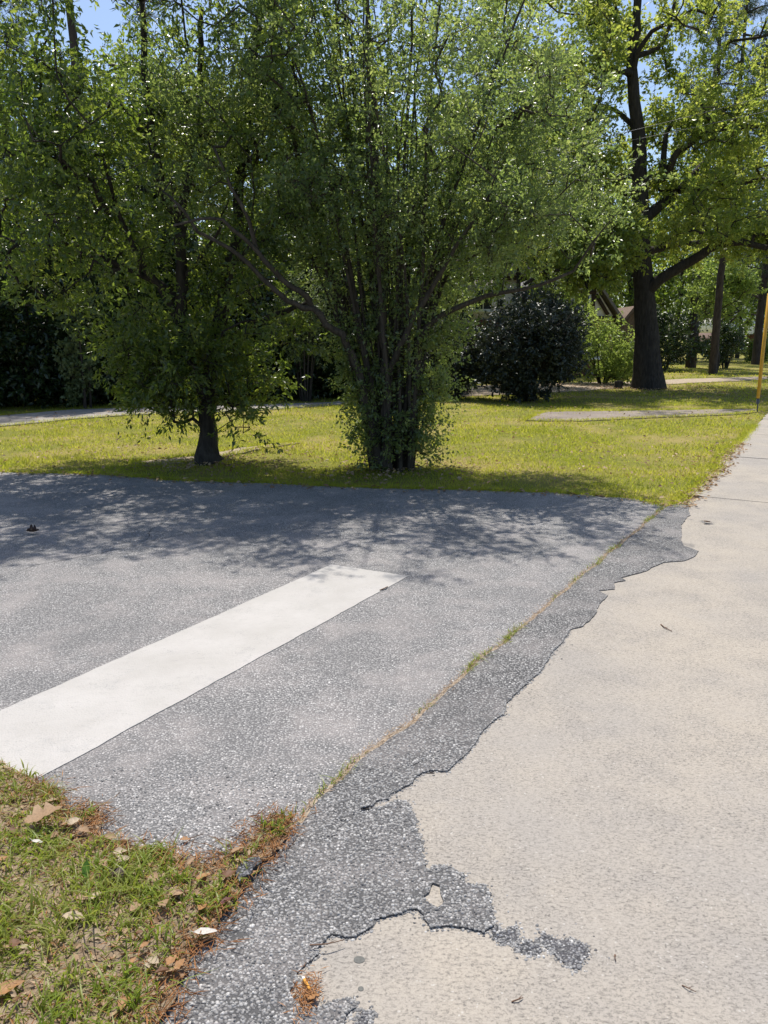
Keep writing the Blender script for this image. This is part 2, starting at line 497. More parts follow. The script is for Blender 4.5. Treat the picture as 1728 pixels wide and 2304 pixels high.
# ------------------------------------------------------------------ setting
def terrain():
    a = Acc()
    xs = np.unique(np.concatenate([np.linspace(-900, -60, 15), np.linspace(-60, 60, 81), np.linspace(60, 900, 15)]))
    ys = np.unique(np.concatenate([np.linspace(-300, -10, 8), np.linspace(-10, 80, 61), np.linspace(80, 1400, 20)]))
    X, Y = np.meshgrid(xs, ys)
    Z = np.full(X.shape, -0.035)
    Z += np.where(Y > 24, 0.05 * np.sin(X * 0.35) * np.clip((Y - 24) / 20, 0, 1), 0)
    v = np.stack([X, Y, Z], -1).reshape(-1, 3)
    w = len(xs)
    i = np.arange((len(ys) - 1))[:, None] * w + np.arange(w - 1)[None, :]
    i = i.ravel()
    a.add(v, np.stack([i, i + 1, i + w + 1, i + w], -1))
    a.obj('ground', M['lawn'], True, kind='structure')
terrain()

road_poly = [(-14, -6)] + [(-0.9, 0.2)] + [crack[0]] + crack[1:] + lawn_edge[::-1] + [(-26, 17), (-26, -6)]
road_in = [tuple(p) for p in road_poly]
def crack_hole(cpts, cw, i, bed):
    ln_ = ragged([G(*p) for p in cpts], 0.02 if bed else 0.006, 0.012 if bed else 0.008, 30.0 + i)
    c2 = np.array(ln_)
    nn_ = np.gradient(c2, axis=0); nn_ = np.column_stack([-nn_[:, 1], nn_[:, 0]]); nn_ /= np.linalg.norm(nn_, axis=1)[:, None] + 1e-9
    wv = cw * 0.5 * np.sin(np.linspace(0.12, math.pi - 0.12, len(c2)))[:, None]
    return c2, [tuple(p) for p in c2 + nn_ * wv] + [tuple(p) for p in (c2 - nn_ * wv)[::-1]]
M['tar'] = plain('dark_crack_earth', (0.035, 0.03, 0.028), 0.95, 0.1, 0.3, 60)
rcr = []
for i, (cp, cw) in enumerate((([(-60, 1314), (0, 1299), (40, 1288), (75, 1272), (120, 1264), (200, 1250), (300, 1228), (380, 1208), (445, 1196), (560, 1170)], 0.009), ([(300, 1228), (330, 1215), (340, 1190), (390, 1165)], 0.007), ([(1010, 1180), (1060, 1192), (1150, 1196), (1260, 1215), (1330, 1225)], 0.007))):
    c2, hl = crack_hole(cp, cw, i, True)
    rcr.append(hl)
    lo_, hi_ = c2.min(0) - 0.03, c2.max(0) + 0.03
    slab('crack_bed', [(lo_[0], lo_[1]), (hi_[0], lo_[1]), (hi_[0], hi_[1]), (lo_[0], hi_[1])], -0.012 - 0.003 * i, 0.002, M['tar'], kind='structure')
slab('road', road_in, 0.0, 0.12, M['road'], holes=rcr, kind='structure')
apron_poly = [(p[0] + 0.012, p[1] - 0.007) for p in crack] + rag + [(-0.6, 1.15), (-1.1, 1.3), (-0.85, 2.1)]
hole = ragged([G(*p) for p in [(973, 1989), (988, 1994), (992, 2015), (998, 2033), (985, 2043), (962, 2031), (953, 2020), (968, 2010)]], 0.012, 0.006, 1.2, True)
cracks = []
for i, (cpts, cw) in enumerate((([(806, 1830), (820, 1824), (836, 1824)], 0.006), ([(752, 1846), (768, 1849), (786, 1848)], 0.007), ([(733, 1886), (746, 1887), (762, 1882)], 0.006), ([(915, 1734), (935, 1722), (963, 1711)], 0.004), ([(640, 2006), (652, 2003)], 0.004))):
    ln_ = ragged([G(*p) for p in cpts], 0.006, 0.008, 30.0 + i)
    c2 = np.array(ln_)
    nn_ = np.gradient(c2, axis=0); nn_ = np.column_stack([-nn_[:, 1], nn_[:, 0]]); nn_ /= np.linalg.norm(nn_, axis=1)[:, None] + 1e-9
    wv = cw * 0.5 * np.sin(np.linspace(0.15, math.pi - 0.15, len(c2)))[:, None]
    cracks.append([tuple(p) for p in c2 + nn_ * wv] + [tuple(p) for p in (c2 - nn_ * wv)[::-1]])
    lo_, hi_ = c2.min(0) - 0.02, c2.max(0) + 0.02
    slab('crack_bed', [(lo_[0], lo_[1]), (hi_[0], lo_[1]), (hi_[0], hi_[1]), (lo_[0], hi_[1])], -0.0008 - 0.00015 * i, 0.002, M['tar'], kind='structure')
slab('asphalt_apron', apron_poly, 0.005, 0.05, M['apron'], holes=[hole] + cracks, kind='structure')
chunk = ragged([G(*p) for p in [(528, 1990), (536, 1970), (560, 1952), (583, 1948), (590, 1962), (572, 1972), (566, 1990), (548, 1996), (540, 2010)]], 0.010, 0.006, 44.0, True)
slab('asphalt_chunk', chunk, 0.036, 0.04, M['patch'], label='small broken lump of asphalt sticking out at the tip of the verge', cat='asphalt lump')
blobs = [[(1100, 2084), (1118, 2078), (1132, 2094), (1150, 2080), (1168, 2082), (1162, 2100), (1172, 2114), (1150, 2124), (1124, 2126), (1106, 2108)],
         [(1150, 2118), (1172, 2122), (1194, 2114), (1210, 2122), (1222, 2140), (1212, 2152), (1192, 2154), (1170, 2146)],
         [(1205, 2112), (1223, 2094), (1236, 2101), (1262, 2112), (1281, 2109), (1300, 2118), (1322, 2127), (1326, 2152), (1314, 2160), (1309, 2182), (1290, 2184), (1275, 2174), (1252, 2160), (1240, 2142), (1220, 2134)],
         [(812, 2278), (838, 2270), (843, 2286), (828, 2296), (822, 2330), (800, 2330), (806, 2298)]]
patches = []
for i, b in enumerate(blobs):
    b = ragged(ragged([G(*p) for p in b], 0.010, 0.008, 20.0 + i, True), 0.004, 0.006, 3.1 + i, True)
    patches.append(b)
    slab('asphalt_patch', b, 0.0008, 0.03, M['patch'], kind='structure')

walk = empty('sidewalk', kind='structure')
joints = [-4.0, 8.72, 12.0, 15.05, 18.1, 21.1, 24.1, 27.1, 30.1, 33.1]
for i in range(len(joints) - 1):
    u0, u1 = joints[i] + 0.015, joints[i + 1] - 0.015
    sk = 0.07
    if i == 0:
        lf = [uv(u1, -1.10), uv(u1 - 0.25, -1.22), uv(u1 - 0.7, -1.30), uv(u1 - 1.2, -1.5), uv(u0, -1.5)]
    else:
        we = np.array(walk_edge_r)
        uu = we @ U
        lf = [tuple(p - V * 0.02) for p in we[(uu > u0) & (uu < u1)]][::-1]
        vl = [float(np.interp(t, uu[np.argsort(uu)], (we @ V)[np.argsort(uu)])) - 0.02 for t in (u0, u1)]
        lf = [uv(u1, vl[1])] + lf[1:-1] + [uv(u0, vl[0])]
    q = [uv(u0, 0.62), uv(u1, 0.62)] + lf
    slab('slab', q, -0.002 - 0.002 * (i % 2), 0.1, M['concrete'], parent=walk)
for jn in joints[1:]:
    slab('joint_fill', [uv(jn - 0.04, -1.3), uv(jn - 0.04, 0.6), uv(jn + 0.04, 0.6), uv(jn + 0.04, -1.3)], -0.009, 0.01, M['tar'], parent=walk)
kerb = empty('kerb', kind='structure')
for i in range(12):
    slab('kerb_stone', [uv(-4 + i * 3.0 + 0.01, 1.45), uv(-4 + i * 3.0 + 0.01, 1.6), uv(-1.01 + i * 3.0, 1.6), uv(-1.01 + i * 3.0, 1.45)], -0.002, 0.2, M['old_concrete'], parent=kerb)
slab('main_road', [uv(-30, 1.62), uv(-30, 9), uv(80, 9), uv(80, 1.62)], -0.028, 0.1, M['road'], kind='structure')

bar_pts = [G(746, 1271), G(919, 1297), G(600, 1472), G(87, 1753), (-1.56, 2.79), (-1.98, 3.03), (-2.03, 2.7) , (-2.3, 2.25)]
bA, bB = np.array(G(746, 1271)), np.array(G(919, 1297))
bw = bB - bA
bd = -U
L = 5.0
bar_poly = ragged([tuple(bA), tuple(bB), tuple(bB + bd * L), tuple(bA + bd * L)], 0.012, 0.006, 8.0, True)
slab('road_marking', bar_poly, 0.004, 0.003, M['paint'], kind='structure', label='broad white painted stop bar across the grey asphalt')

def verge():
    # soil wedge with undulating top
    poly = verge_edge + [(-0.2, 0.9), (-4.5, 0.9), (-4.5, 4.6), (-2.6, 3.45)]
    pts = []
    xs = np.arange(-4.5, 0.2, 0.03); ys = np.arange(0.9, 4.7, 0.03)
    X, Y = np.meshgrid(xs, ys)
    P = np.stack([X.ravel(), Y.ravel()], -1)
    ed = np.array(verge_edge)
    ok = inside(P, poly)
    P = P[ok]
    d = np.min(np.linalg.norm(P[:, None, :] - ed[None, ::4, :], axis=2), axis=1)
    P = P[d > 0.02]
    n0 = len(poly)
    allp = [Vector(p) for p in poly] + [Vector(p) for p in P]
    vs, es, fs, _, _, _ = delaunay_2d_cdt(allp, [(i, (i + 1) % n0) for i in range(n0)], [], 1, 1e-5)
    vv = np.array([(v.x, v.y) for v in vs])
    dd = np.concatenate([np.min(np.linalg.norm(vv[i:i + 2000, None, :] - ed[None, ::3, :], axis=2), axis=1) for i in range(0, len(vv), 2000)])
    z = np.array([0.012 * noise.noise(Vector((x * 9, y * 9, 0))) + 0.006 * noise.noise(Vector((x * 30, y * 30, 4))) for x, y in vv])
    h = 0.017 + np.clip(dd / 0.25, 0, 1) * 0.02 + z * np.clip(dd / 0.05, 0.15, 1)
    a = Acc()
    a.add(np.column_stack([vv, h]), np.array([f for f in fs if len(f) == 3]))
    a.obj('verge', M['soil'], True, kind='structure')
    return poly
verge_poly = verge()

# concrete and dirt strips on the lawn
slab('driveway', ragged([(-30, 12.0), (-30, 9.2)] [::-1] + [G(*p) for p in [(-300, 962), (0, 957), (162, 941), (301, 931), (578, 922), (729, 911), (780, 906)]] + [G(*p) for p in [(770, 901), (740, 904), (578, 909), (309, 916), (160, 920), (0, 934), (-300, 938)]], 0.3, 0.05, 6.0, True), -0.012, 0.05, M['old_concrete'], kind='structure')
slab('path', ragged([G(*p) for p in [(300, 1037), (434, 1025), (470, 1016), (497, 1014), (533, 1006), (663, 992), (676, 994), (593, 1006), (540, 1017), (509, 1024), (440, 1036), (330, 1044)]], 0.08, 0.06, 7.0, True), -0.012, 0.03, M['dirt'], kind='structure')
pad_poly = ragged([G(*p) for p in [(1182, 944), (1228, 925), (1385, 923), (1645, 919), (1712, 918), (1716, 924), (1645, 931), (1489, 937), (1307, 945)]], 0.15, 0.04, 8.0, True)
slab('walkway', pad_poly, -0.014, 0.04, M['pad'], kind='structure')
dd_poly = ragged([G(*p) for p in [(1000, 892), (1303, 878), (1426, 869), (1520, 862), (1728, 852), (1728, 846), (1520, 852), (1426, 857), (1303, 859), (1000, 868)]], 0.4, 0.12, 9.0, True)
slab('dirt_drive', dd_poly, -0.02, 0.03, M['dirt'], kind='structure')
# groove of earth between road and apron
a = Acc()
cr = np.array(crack)
a_l = np.column_stack([cr + np.array((-0.007, 0.004)), np.full(len(cr), 0.002)])
a_r = np.column_stack([cr + np.array((0.013, -0.008)), np.full(len(cr), 0.0022)])
vv = np.concatenate([a_l, a_r]); n_ = len(cr)
i = np.arange(n_ - 1)
a.add(vv, np.stack([i, i + n_, i + n_ + 1, i + 1], -1))
a.obj('joint_soil', M['dirt'], kind='structure')

# ------------------------------------------------------------------ trees
def unit(a):
    return a / (np.linalg.norm(a, axis=-1, keepdims=True) + 1e-9)
def leaves(acc, P, A, L, Wd, up=0.5, fold=0.18, rng=RNG):
    n = len(P)
    A = unit(A)
    R = rng.normal(size=(n, 3)); R[:, 2] += up
    Sd = unit(np.cross(A, R))
    N = np.cross(Sd, A)
    L = np.asarray(L).reshape(-1, 1); Wd = np.asarray(Wd).reshape(-1, 1)
    mid = P + A * L * 0.45
    v = np.stack([P, mid + Sd * Wd * 0.5 + N * L * fold * 0.5, P + A * L - N * L * fold * 0.4, mid - Sd * Wd * 0.5 + N * L * fold * 0.5], 1).reshape(-1, 3)
    i = np.arange(n)[:, None] * 4
    f = np.concatenate([i + np.array((0, 1, 2)), i + np.array((0, 2, 3))])
    acc.add(v, f)
def sample_blobs(blobs, n, rng, shell=0.5):
    """points in a union of ellipsoids (c, r, weight)"""
    w = np.array([b[2] if len(b) > 2 else 1.0 for b in blobs], float)
    k = rng.choice(len(blobs), n, p=w / w.sum())
    d = unit(rng.normal(size=(n, 3)))
    r = rng.random(n) ** (1 / 3.0)
    r = np.where(rng.random(n) < shell, 0.72 + 0.28 * r, r)
    c = np.array([b[0] for b in blobs])[k]
    s = np.array([b[1] for b in blobs])[k]
    return c + d * r[:, None] * s
def clustered(P, rng, k=5, sig=0.3):
    """gather scattered clump centres into bunches with gaps between them"""
    n = max(1, len(P) // k)
    c = P[rng.choice(len(P), n, replace=False)]
    return c[rng.integers(0, n, len(P))] + rng.normal(size=(len(P), 3)) * sig * np.array((1, 1, 0.75))
def build_tree(name, base, limbs, clumps, leaf, mats, label, cat='tree', group=None, seed=1,
               twigs=5, per=16, spread=0.45, lsize=(0.05, 0.022), r_tip=0.006, up=0.5, droop=0.15, rmax=0.05, sides=7, step=0.22, needle=False, flare=0.0):
    """limbs: (points, r0, r1) drawn by hand; clumps: (n,3) foliage clump centres hung on them"""
    rng = np.random.default_rng(seed)
    base = np.asarray(base, float)
    root = empty(name, tuple(base), label=label, cat=cat, group=group)
    wood = Acc()
    nodes = []; par = []; manual = []
    for li, (pts, r0, r1) in enumerate(limbs):
        q = smooth_line(pts, step)
        q[1:-1] += rng.normal(scale=min(0.014, r0 * 0.2), size=(len(q) - 2, 3))
        t = np.linspace(0, 1, len(q))
        rr = r0 + (r1 - r0) * t
        if flare and li == 0:
            hgt = q[:, 2] - q[0, 2]
            rr = rr * (1 + flare * np.exp(-hgt / (1.8 * r0)))
        sd = 12 if r0 > 0.12 else sides
        R = np.repeat(rr[:, None], sd, 1) * (1 + 0.07 * rng.normal(size=(1, sd))) * (1 + 0.03 * rng.normal(size=(len(q), sd)))
        tube(wood, q, R, sd)
        for k in range(len(q)):
            nodes.append(q[k]); par.append(-1); manual.append(True)
    n0 = len(nodes)
    N = np.zeros((n0 + 40 * len(clumps), 3)); N[:n0] = nodes
    cnt = n0
    par = par + [0] * (len(N) - n0)
    count = np.zeros(len(N))
    zb = base[2]
    d0 = np.array([np.min(np.linalg.norm(N[:n0] - c, axis=1)) for c in clumps])
    chains = []
    for ci in np.argsort(d0):
        c = clumps[ci]
        dv = N[:cnt] - c
        cost = np.linalg.norm(dv, axis=1) + 0.5 * np.maximum(0, dv[:, 2] + 0.1)
        j = int(np.argmin(cost))
        p0 = N[j].copy()
        Ld = np.linalg.norm(c - p0)
        m = max(2, int(Ld / (step * 1.3)))
        if cnt + m >= len(N):
            break
        ch = [j]
        off = rng.normal(scale=0.10 * Ld, size=3); off[2] -= 0.04 * Ld
        for s in range(1, m + 1):
            t = s / m
            pt = p0 + (c - p0) * t + off * math.sin(t * math.pi) + rng.normal(scale=0.012, size=3)
            N[cnt] = pt; par[cnt] = ch[-1]; ch.append(cnt); cnt += 1
        chains.append(ch)
        k = ch[-1]
        while k >= n0:
            count[k] += 1; k = par[k]
    for ch in chains:
        q = N[ch]
        rr = np.minimum(rmax, r_tip * np.maximum(count[ch], 1) ** 0.5)
        if len(ch) > 1:
            rr[0] = rr[1]
        tube(wood, q, rr, 4 if rr[0] < 0.02 else 6, False)
    # foliage
    fol = Acc()
    nc = len(clumps)
    D = unit(rng.normal(size=(nc, twigs, 3)) + np.array((0, 0, 0.25)))
    Lt = spread * (0.5 + rng.random((nc, twigs)) * 0.9)
    tips = clumps[:, None, :] + D * Lt[..., None]
    for k in range(nc):
        for j in range(twigs):
            if (k + j) % 2 == 0 or not needle:
                p = clumps[k]; q = tips[k, j]
                wood.add([p, p + (r_tip, 0, 0), p + (0, r_tip, 0.0), q], [(0, 1, 3), (1, 2, 3), (2, 0, 3)])
    t = 0.18 + 0.82 * rng.random((nc, twigs, per)) ** 0.75
    if needle:
        P = clumps[:, None, None, :] + (D * Lt[..., None])[:, :, None, :] * t[..., None]
        A = unit(rng.normal(size=P.shape) * 0.8 + D[:, :, None, :])
    else:
        P = clumps[:, None, None, :] + (D * Lt[..., None])[:, :, None, :] * t[..., None] + rng.normal(scale=0.06 * spread, size=(nc, twigs, per, 3))
        A = rng.normal(size=P.shape) * 0.75 + D[:, :, None, :]
        A[..., 2] -= droop
    P = P.reshape(-1, 3); A = A.reshape(-1, 3)
    keep = P[:, 2] > 0.03
    P, A = P[keep], A[keep]
    s = 0.5 + 0.9 * rng.random(len(P))
    leaves(fol, P, A, lsize[0] * s, lsize[1] * s, up, 0.02 if needle else 0.18, rng)
    wood.obj('trunk', mats[0], True, loc=base, parent=root)
    fol.obj('crown', mats[1], False, loc=base, parent=root, kind='stuff')
    return root
def PX(pts, Y0, Y1=None):
    """points of a limb given where they stand against the view, at the tree's own distance"""
    Y1 = Y0 if Y1 is None else Y1
    n = len(pts)
    return [W(p[0], p[1], Y0 + (Y1 - Y0) * i / max(1, n - 1)) for i, p in enumerate(pts)]

# --- multi-stemmed tree at the road edge
def multistem():
    Y = 10.05
    bx, by = G(885, 1050)
    rng = np.random.default_rng(5)
    L = []
    L.append((PX([(868, 1052), (868, 930), (869, 837), (863, 760), (858, 640), (850, 480), (842, 300), (830, 60), (822, -120)], Y - 0.25, Y - 0.3), 0.07, 0.022))
    L.append((PX([(869, 850), (890, 800), (912, 755), (937, 702), (967, 660), (1000, 600), (1060, 500), (1130, 400)], Y - 0.25, Y - 1.0), 0.046, 0.016))
    L.append((PX([(855, 1050), (827, 916), (790, 803), (770, 752), (734, 725), (705, 692), (662, 684), (625, 660), (560, 597), (517, 560), (445, 516), (380, 440)], Y - 0.2, Y - 1.3), 0.058, 0.014))
    L.append((PX([(700, 690), (690, 665), (654, 646), (615, 610), (578, 566), (546, 534), (499, 496), (445, 494), (390, 508)], Y - 0.7, Y - 1.5), 0.034, 0.011))
    L.append((PX([(578, 566), (560, 500), (520, 420), (480, 330)], Y - 0.9, Y - 1.2), 0.03, 0.012))
    L.append((PX([(915, 1050), (935, 870), (944, 770), (985, 715), (1050, 680), (1130, 660), (1220, 640), (1290, 610)], Y, Y - 0.9), 0.06, 0.016))
    L.append((PX([(905, 1050), (925, 880), (950, 720), (1000, 560), (1060, 430), (1150, 330), (1260, 250)], Y + 0.1, Y + 0.2), 0.06, 0.02))
    L.append((PX([(845, 1050), (815, 870), (780, 720), (740, 590), (700, 450), (660, 300), (620, 100), (600, -60)], Y, Y + 0.4), 0.06, 0.025))
    for k in range(46):
        a = rng.random() * 6.283
        r = 0.08 + 0.22 * rng.random()
        b = np.array((bx + math.cos(a) * r, by + math.sin(a) * r * 0.8, -0.04))
        lean = rng.normal(size=2) * np.array((0.16, 0.15)) + 0.10 * np.array((math.cos(a), math.sin(a)))
        H = 4.0 + 3.0 * rng.random()
        pts = []
        ph = rng.random() * 6
        for t in np.linspace(0, 1, 7):
            z = H * t
            w = 0.10 * math.sin(ph + t * 6) * t
            g_ = z * (0.35 + 0.65 * t)
            pts.append(b + np.array((lean[0] * g_ + w, lean[1] * g_ + w * 0.6, z)))
        L.append((pts, (0.022 + 0.022 * rng.random()) if k < 24 else (0.014 + 0.012 * rng.random()), 0.007))
    cl = sample_blobs([((0.1, 9.9, 4.75), (2.75, 2.0, 2.65), 9), ((0.1, 9.9, 3.6), (2.2, 1.6, 1.7), 2.4), ((2.1, 9.7, 3.5), (1.3, 1.2, 0.9), 1.5), ((-1.6, 9.4, 4.2), (1.3, 1.2, 1.4), 1.5)], 860, rng, 0.35)
    cl = clustered(cl, rng, 6, 0.27)
    cl = cl[cl[:, 0] < 2.35 + 0.35 * (cl[:, 2] < 3.4)]
    # keep the open fork between the stems near the ground
    ax = np.hypot(cl[:, 0] - bx, cl[:, 1] - by)
    cl = cl[(cl[:, 2] > 1.7 + 0.25 * ax) | (rng.random(len(cl)) < 0.04)]
    low = []
    for k in range(66):   # basal sprouts
        s = -1 if k % 2 else 1
        h = 0.15 + 1.7 * rng.random()
        low.append((bx + s * (0.22 + 0.18 * h + 0.18 * rng.random()) + 0.02, by - 0.3 + 0.6 * rng.random(), h))
    for k in range(16):   # leafy shoots in front of the stems
        h = 0.12 + 1.5 * rng.random() ** 1.4
        low.append((bx + rng.normal() * (0.24 + 0.08 * h), by - 0.28 - 0.2 * rng.random(), h))
    inn = []
    for k in range(90):   # sprouts clothing the stems
        h = 1.0 + 2.6 * rng.random()
        inn.append((bx + rng.normal() * (0.22 + 0.10 * h), by + rng.normal() * 0.35, h))
    cl = np.concatenate([cl, np.array(low), np.array(inn)])
    return build_tree('multi_stem_tree', (bx, by, -0.03), L, cl, None, (M['bark_grey'], M['privet']),
                      'small-leaved tree of many slender stems fanning from one clump at the road edge', seed=21,
                      twigs=8, per=18, spread=0.36, lsize=(0.048, 0.024), r_tip=0.0045, rmax=0.03)
multistem()

# --- single-trunk tree to its left
def left_tree():
    Y = 10.5
    bx, by = G(470, 1038)
    rng = np.random.default_rng(6)
    L = []
    L.append((PX([(470, 1042), (467, 1000), (465, 937), (468, 870), (482, 817), (494, 720), (502, 672), (509, 624), (517, 581), (535, 508), (542, 420), (560, 280), (575, 100), (590, -80)], Y, Y + 0.3), 0.115, 0.035))
    L.append((PX([(468, 890), (440, 850), (418, 800), (410, 720), (408, 648), (405, 581), (405, 508), (372, 454), (350, 360), (330, 200), (320, 0)], Y, Y - 0.3), 0.10, 0.03))
    L.append((PX([(405, 520), (410, 454), (430, 350), (450, 200), (455, 20)], Y - 0.2, Y + 0.3), 0.07, 0.03))
    L.append((PX([(487, 785), (500, 772), (521, 759), (569, 735), (617, 708), (665, 696), (700, 670)], Y, Y + 0.3), 0.075, 0.03))
    L.append((PX([(412, 760), (380, 680), (330, 610), (305, 570), (265, 470), (230, 350)], Y, Y - 0.8), 0.06, 0.02))
    L.append((PX([(409, 690), (360, 640), (280, 600), (180, 570), (90, 560), (0, 530)], Y, Y - 0.6), 0.05, 0.015))
    L.append((PX([(512, 610), (560, 560), (610, 520), (650, 440)], Y, Y - 0.5), 0.04, 0.015))
    L.append((PX([(500, 690), (540, 660), (590, 640)], Y, Y + 0.8), 0.03, 0.015))
    L.append((PX([(408, 640), (440, 590), (480, 540), (500, 500)], Y - 0.1, Y - 0.4), 0.04, 0.015))
    cl = sample_blobs([((-3.2, 10.4, 5.0), (3.1, 2.3, 2.6), 7.0), ((-3.0, 10.4, 3.2), (2.2, 1.9, 1.4), 2.5), ((-2.6, 10.3, 1.85), (1.05, 0.95, 0.95), 2.6), ((-4.6, 10.0, 3.6), (1.5, 1.5, 1.6), 1.8)], 880, rng, 0.35)
    cl = clustered(cl, rng, 6, 0.32)
    ax = np.hypot(cl[:, 0] - bx, cl[:, 1] - by)
    cl = cl[cl[:, 2] > 0.35 + 0.62 * ax]
    cl = cl[cl[:, 2] < 4.7 + (cl[:, 0] + 4.3) * 3.2]
    fr = (np.abs(cl[:, 0] + 2.55) < 0.75) & (cl[:, 1] < 10.5) & (cl[:, 2] > 1.7) & (cl[:, 2] < 5.0)
    cl = cl[~fr | (rng.random(len(cl)) < 0.25)]
    sk = []
    for k in range(60):   # leafy skirt low on the trunk
        s = -1 if k % 5 < 3 else 1
        h = 0.5 + 1.3 * rng.random()
        sk.append((bx + s * (0.2 + (0.2 + 0.55 * h) * rng.random()), by + rng.normal() * 0.4, h))
    cl = np.concatenate([cl, np.array(sk)])
    t = build_tree('broadleaf_tree', (bx, by, -0.03), L, cl, None, (M['bark'], M['laurel']),
                   'dark single-trunked tree with leafy skirt on the lawn, left of the multi-stemmed tree', seed=22,
                   twigs=7, per=15, spread=0.42, lsize=(0.078, 0.032), r_tip=0.005, rmax=0.04, droop=0.35, flare=0.8)
    return t
left_tree()

# --- the big oak
def oak():
    Y = 26.9
    bx, by = G(1457, 872)
    rng = np.random.default_rng(8)
    L = []
    L.append((PX([(1457, 875), (1456, 800), (1452, 720), (1449, 659), (1441, 538), (1439, 437), (1437, 386), (1436, 317), (1428, 230), (1420, 144), (1429, 72), (1434, 0), (1438, -120)], Y, Y), 0.41, 0.085))
    L.append((PX([(1445, 405), (1475, 402), (1497, 398), (1509, 371), (1526, 345), (1567, 311), (1624, 288), (1725, 280), (1800, 250)], Y, Y - 2), 0.160, 0.048))
    L.append((PX([(1450, 490), (1486, 462), (1524, 428), (1560, 424), (1596, 424), (1653, 413), (1740, 400)], Y, Y + 1.5), 0.176, 0.056))
    L.append((PX([(1524, 428), (1560, 390), (1600, 350), (1650, 330)], Y, Y + 2.5), 0.104, 0.040))
    L.append((PX([(1448, 665), (1480, 632), (1538, 598), (1581, 570), (1619, 550), (1668, 545), (1725, 557), (1800, 560)], Y, Y - 2.5), 0.192, 0.064))
    L.append((PX([(1445, 566), (1500, 556), (1538, 548), (1587, 545), (1640, 520)], Y, Y + 2), 0.136, 0.040))
    L.append((PX([(1441, 548), (1410, 552), (1380, 555), (1355, 572), (1310, 590), (1250, 600), (1180, 640)], Y, Y - 2), 0.208, 0.048))
    L.append((PX([(1359, 570), (1350, 500), (1343, 440), (1338, 370), (1320, 280)], Y - 0.8, Y - 0.5), 0.128, 0.040))
    L.append((PX([(1438, 400), (1417, 398), (1374, 400), (1345, 374), (1290, 340), (1230, 330)], Y, Y + 1), 0.112, 0.040))
    L.append((PX([(1424, 165), (1411, 163), (1374, 160), (1330, 150), (1290, 170)], Y, Y - 1), 0.112, 0.040))
    L.append((PX([(1420, 150), (1400, 112), (1377, 72), (1356, 115), (1340, 180)], Y, Y + 0.6), 0.088, 0.040))
    L.append((PX([(1377, 72), (1372, 20), (1350, -60)], Y + 0.4, Y + 1), 0.072, 0.040))
    L.append((PX([(1424, 190), (1434, 121), (1466, 72), (1509, 50), (1560, 20)], Y, Y - 1), 0.104, 0.040))
    L.append((PX([(1434, 125), (1480, 110), (1505, 60), (1520, 0), (1540, -60)], Y, Y + 1.4), 0.088, 0.040))
    L.append((PX([(1490, 400), (1492, 360), (1498, 317), (1509, 280), (1560, 230), (1620, 180)], Y - 0.4, Y + 0.5), 0.120, 0.040))
    L.append((PX([(1436, 300), (1400, 260), (1360, 240), (1310, 230)], Y, Y + 1), 0.096, 0.040))
    L.append((PX([(1410, 552), (1395, 500), (1405, 440), (1380, 400)], Y, Y + 1), 0.112, 0.040))
    ob = [((8.3, 26.9, 12.0), (6.0, 5.0, 4.2), 6), ((8.0, 26.5, 7.6), (5.2, 4.5, 3.0), 4.4), ((12.8, 26.0, 7.6), (3.6, 3.5, 2.6), 2.8), ((5.2, 26.0, 6.0), (3.2, 3.0, 2.0), 2.4), ((11.5, 26.0, 5.4), (3.2, 3.0, 1.3), 1.5), ((5.6, 26.3, 10.2), (3.6, 3, 3.4), 4.5), ((12.5, 27, 11.5), (3.6, 3, 3.0), 1.6)]
    cl = sample_blobs(ob, 270, rng, 0.3)
    lp = []
    for q_, r0_, r1_ in L[1:]:
        sl = smooth_line(q_, 0.35)
        sl = sl[int(len(sl) * 0.3):]
        lp.append(sl)
    lp = np.concatenate(lp)
    cl2 = lp[rng.integers(0, len(lp), 400)] + rng.normal(size=(400, 3)) * np.array((0.65, 1.0, 0.5)) + np.array((0, 0, 0.25))
    cl3 = sample_blobs([((6.2, 24.6, 4.4), (1.7, 1.4, 1.4), 1)], 75, rng, 0.3)
    cl = np.concatenate([cl, cl2])
    ax = np.hypot(cl[:, 0] - 8.6, cl[:, 1] - 26.9)
    cl = cl[cl[:, 2] > 4.3 + 0.0 * ax]
    # leave the trunk itself readable from the road
    tr = (np.abs(cl[:, 0] * 26.9 / cl[:, 1] - 8.4) < 1.0) & (cl[:, 1] < 27.2)
    cl = cl[~tr | (rng.random(len(cl)) < 0.06)]
    cl = np.concatenate([cl, cl3])
    return build_tree('oak_tree', (bx, by, -0.03), L, cl, None, (M['bark'], M['oakleaf']),
                      'huge oak with thick dark trunk and wide crooked limbs beside the bushes', seed=23,
                      twigs=8, per=20, spread=0.6, lsize=(0.125, 0.068), r_tip=0.012, rmax=0.10, step=0.4, droop=0.3, flare=0.55)
oak()

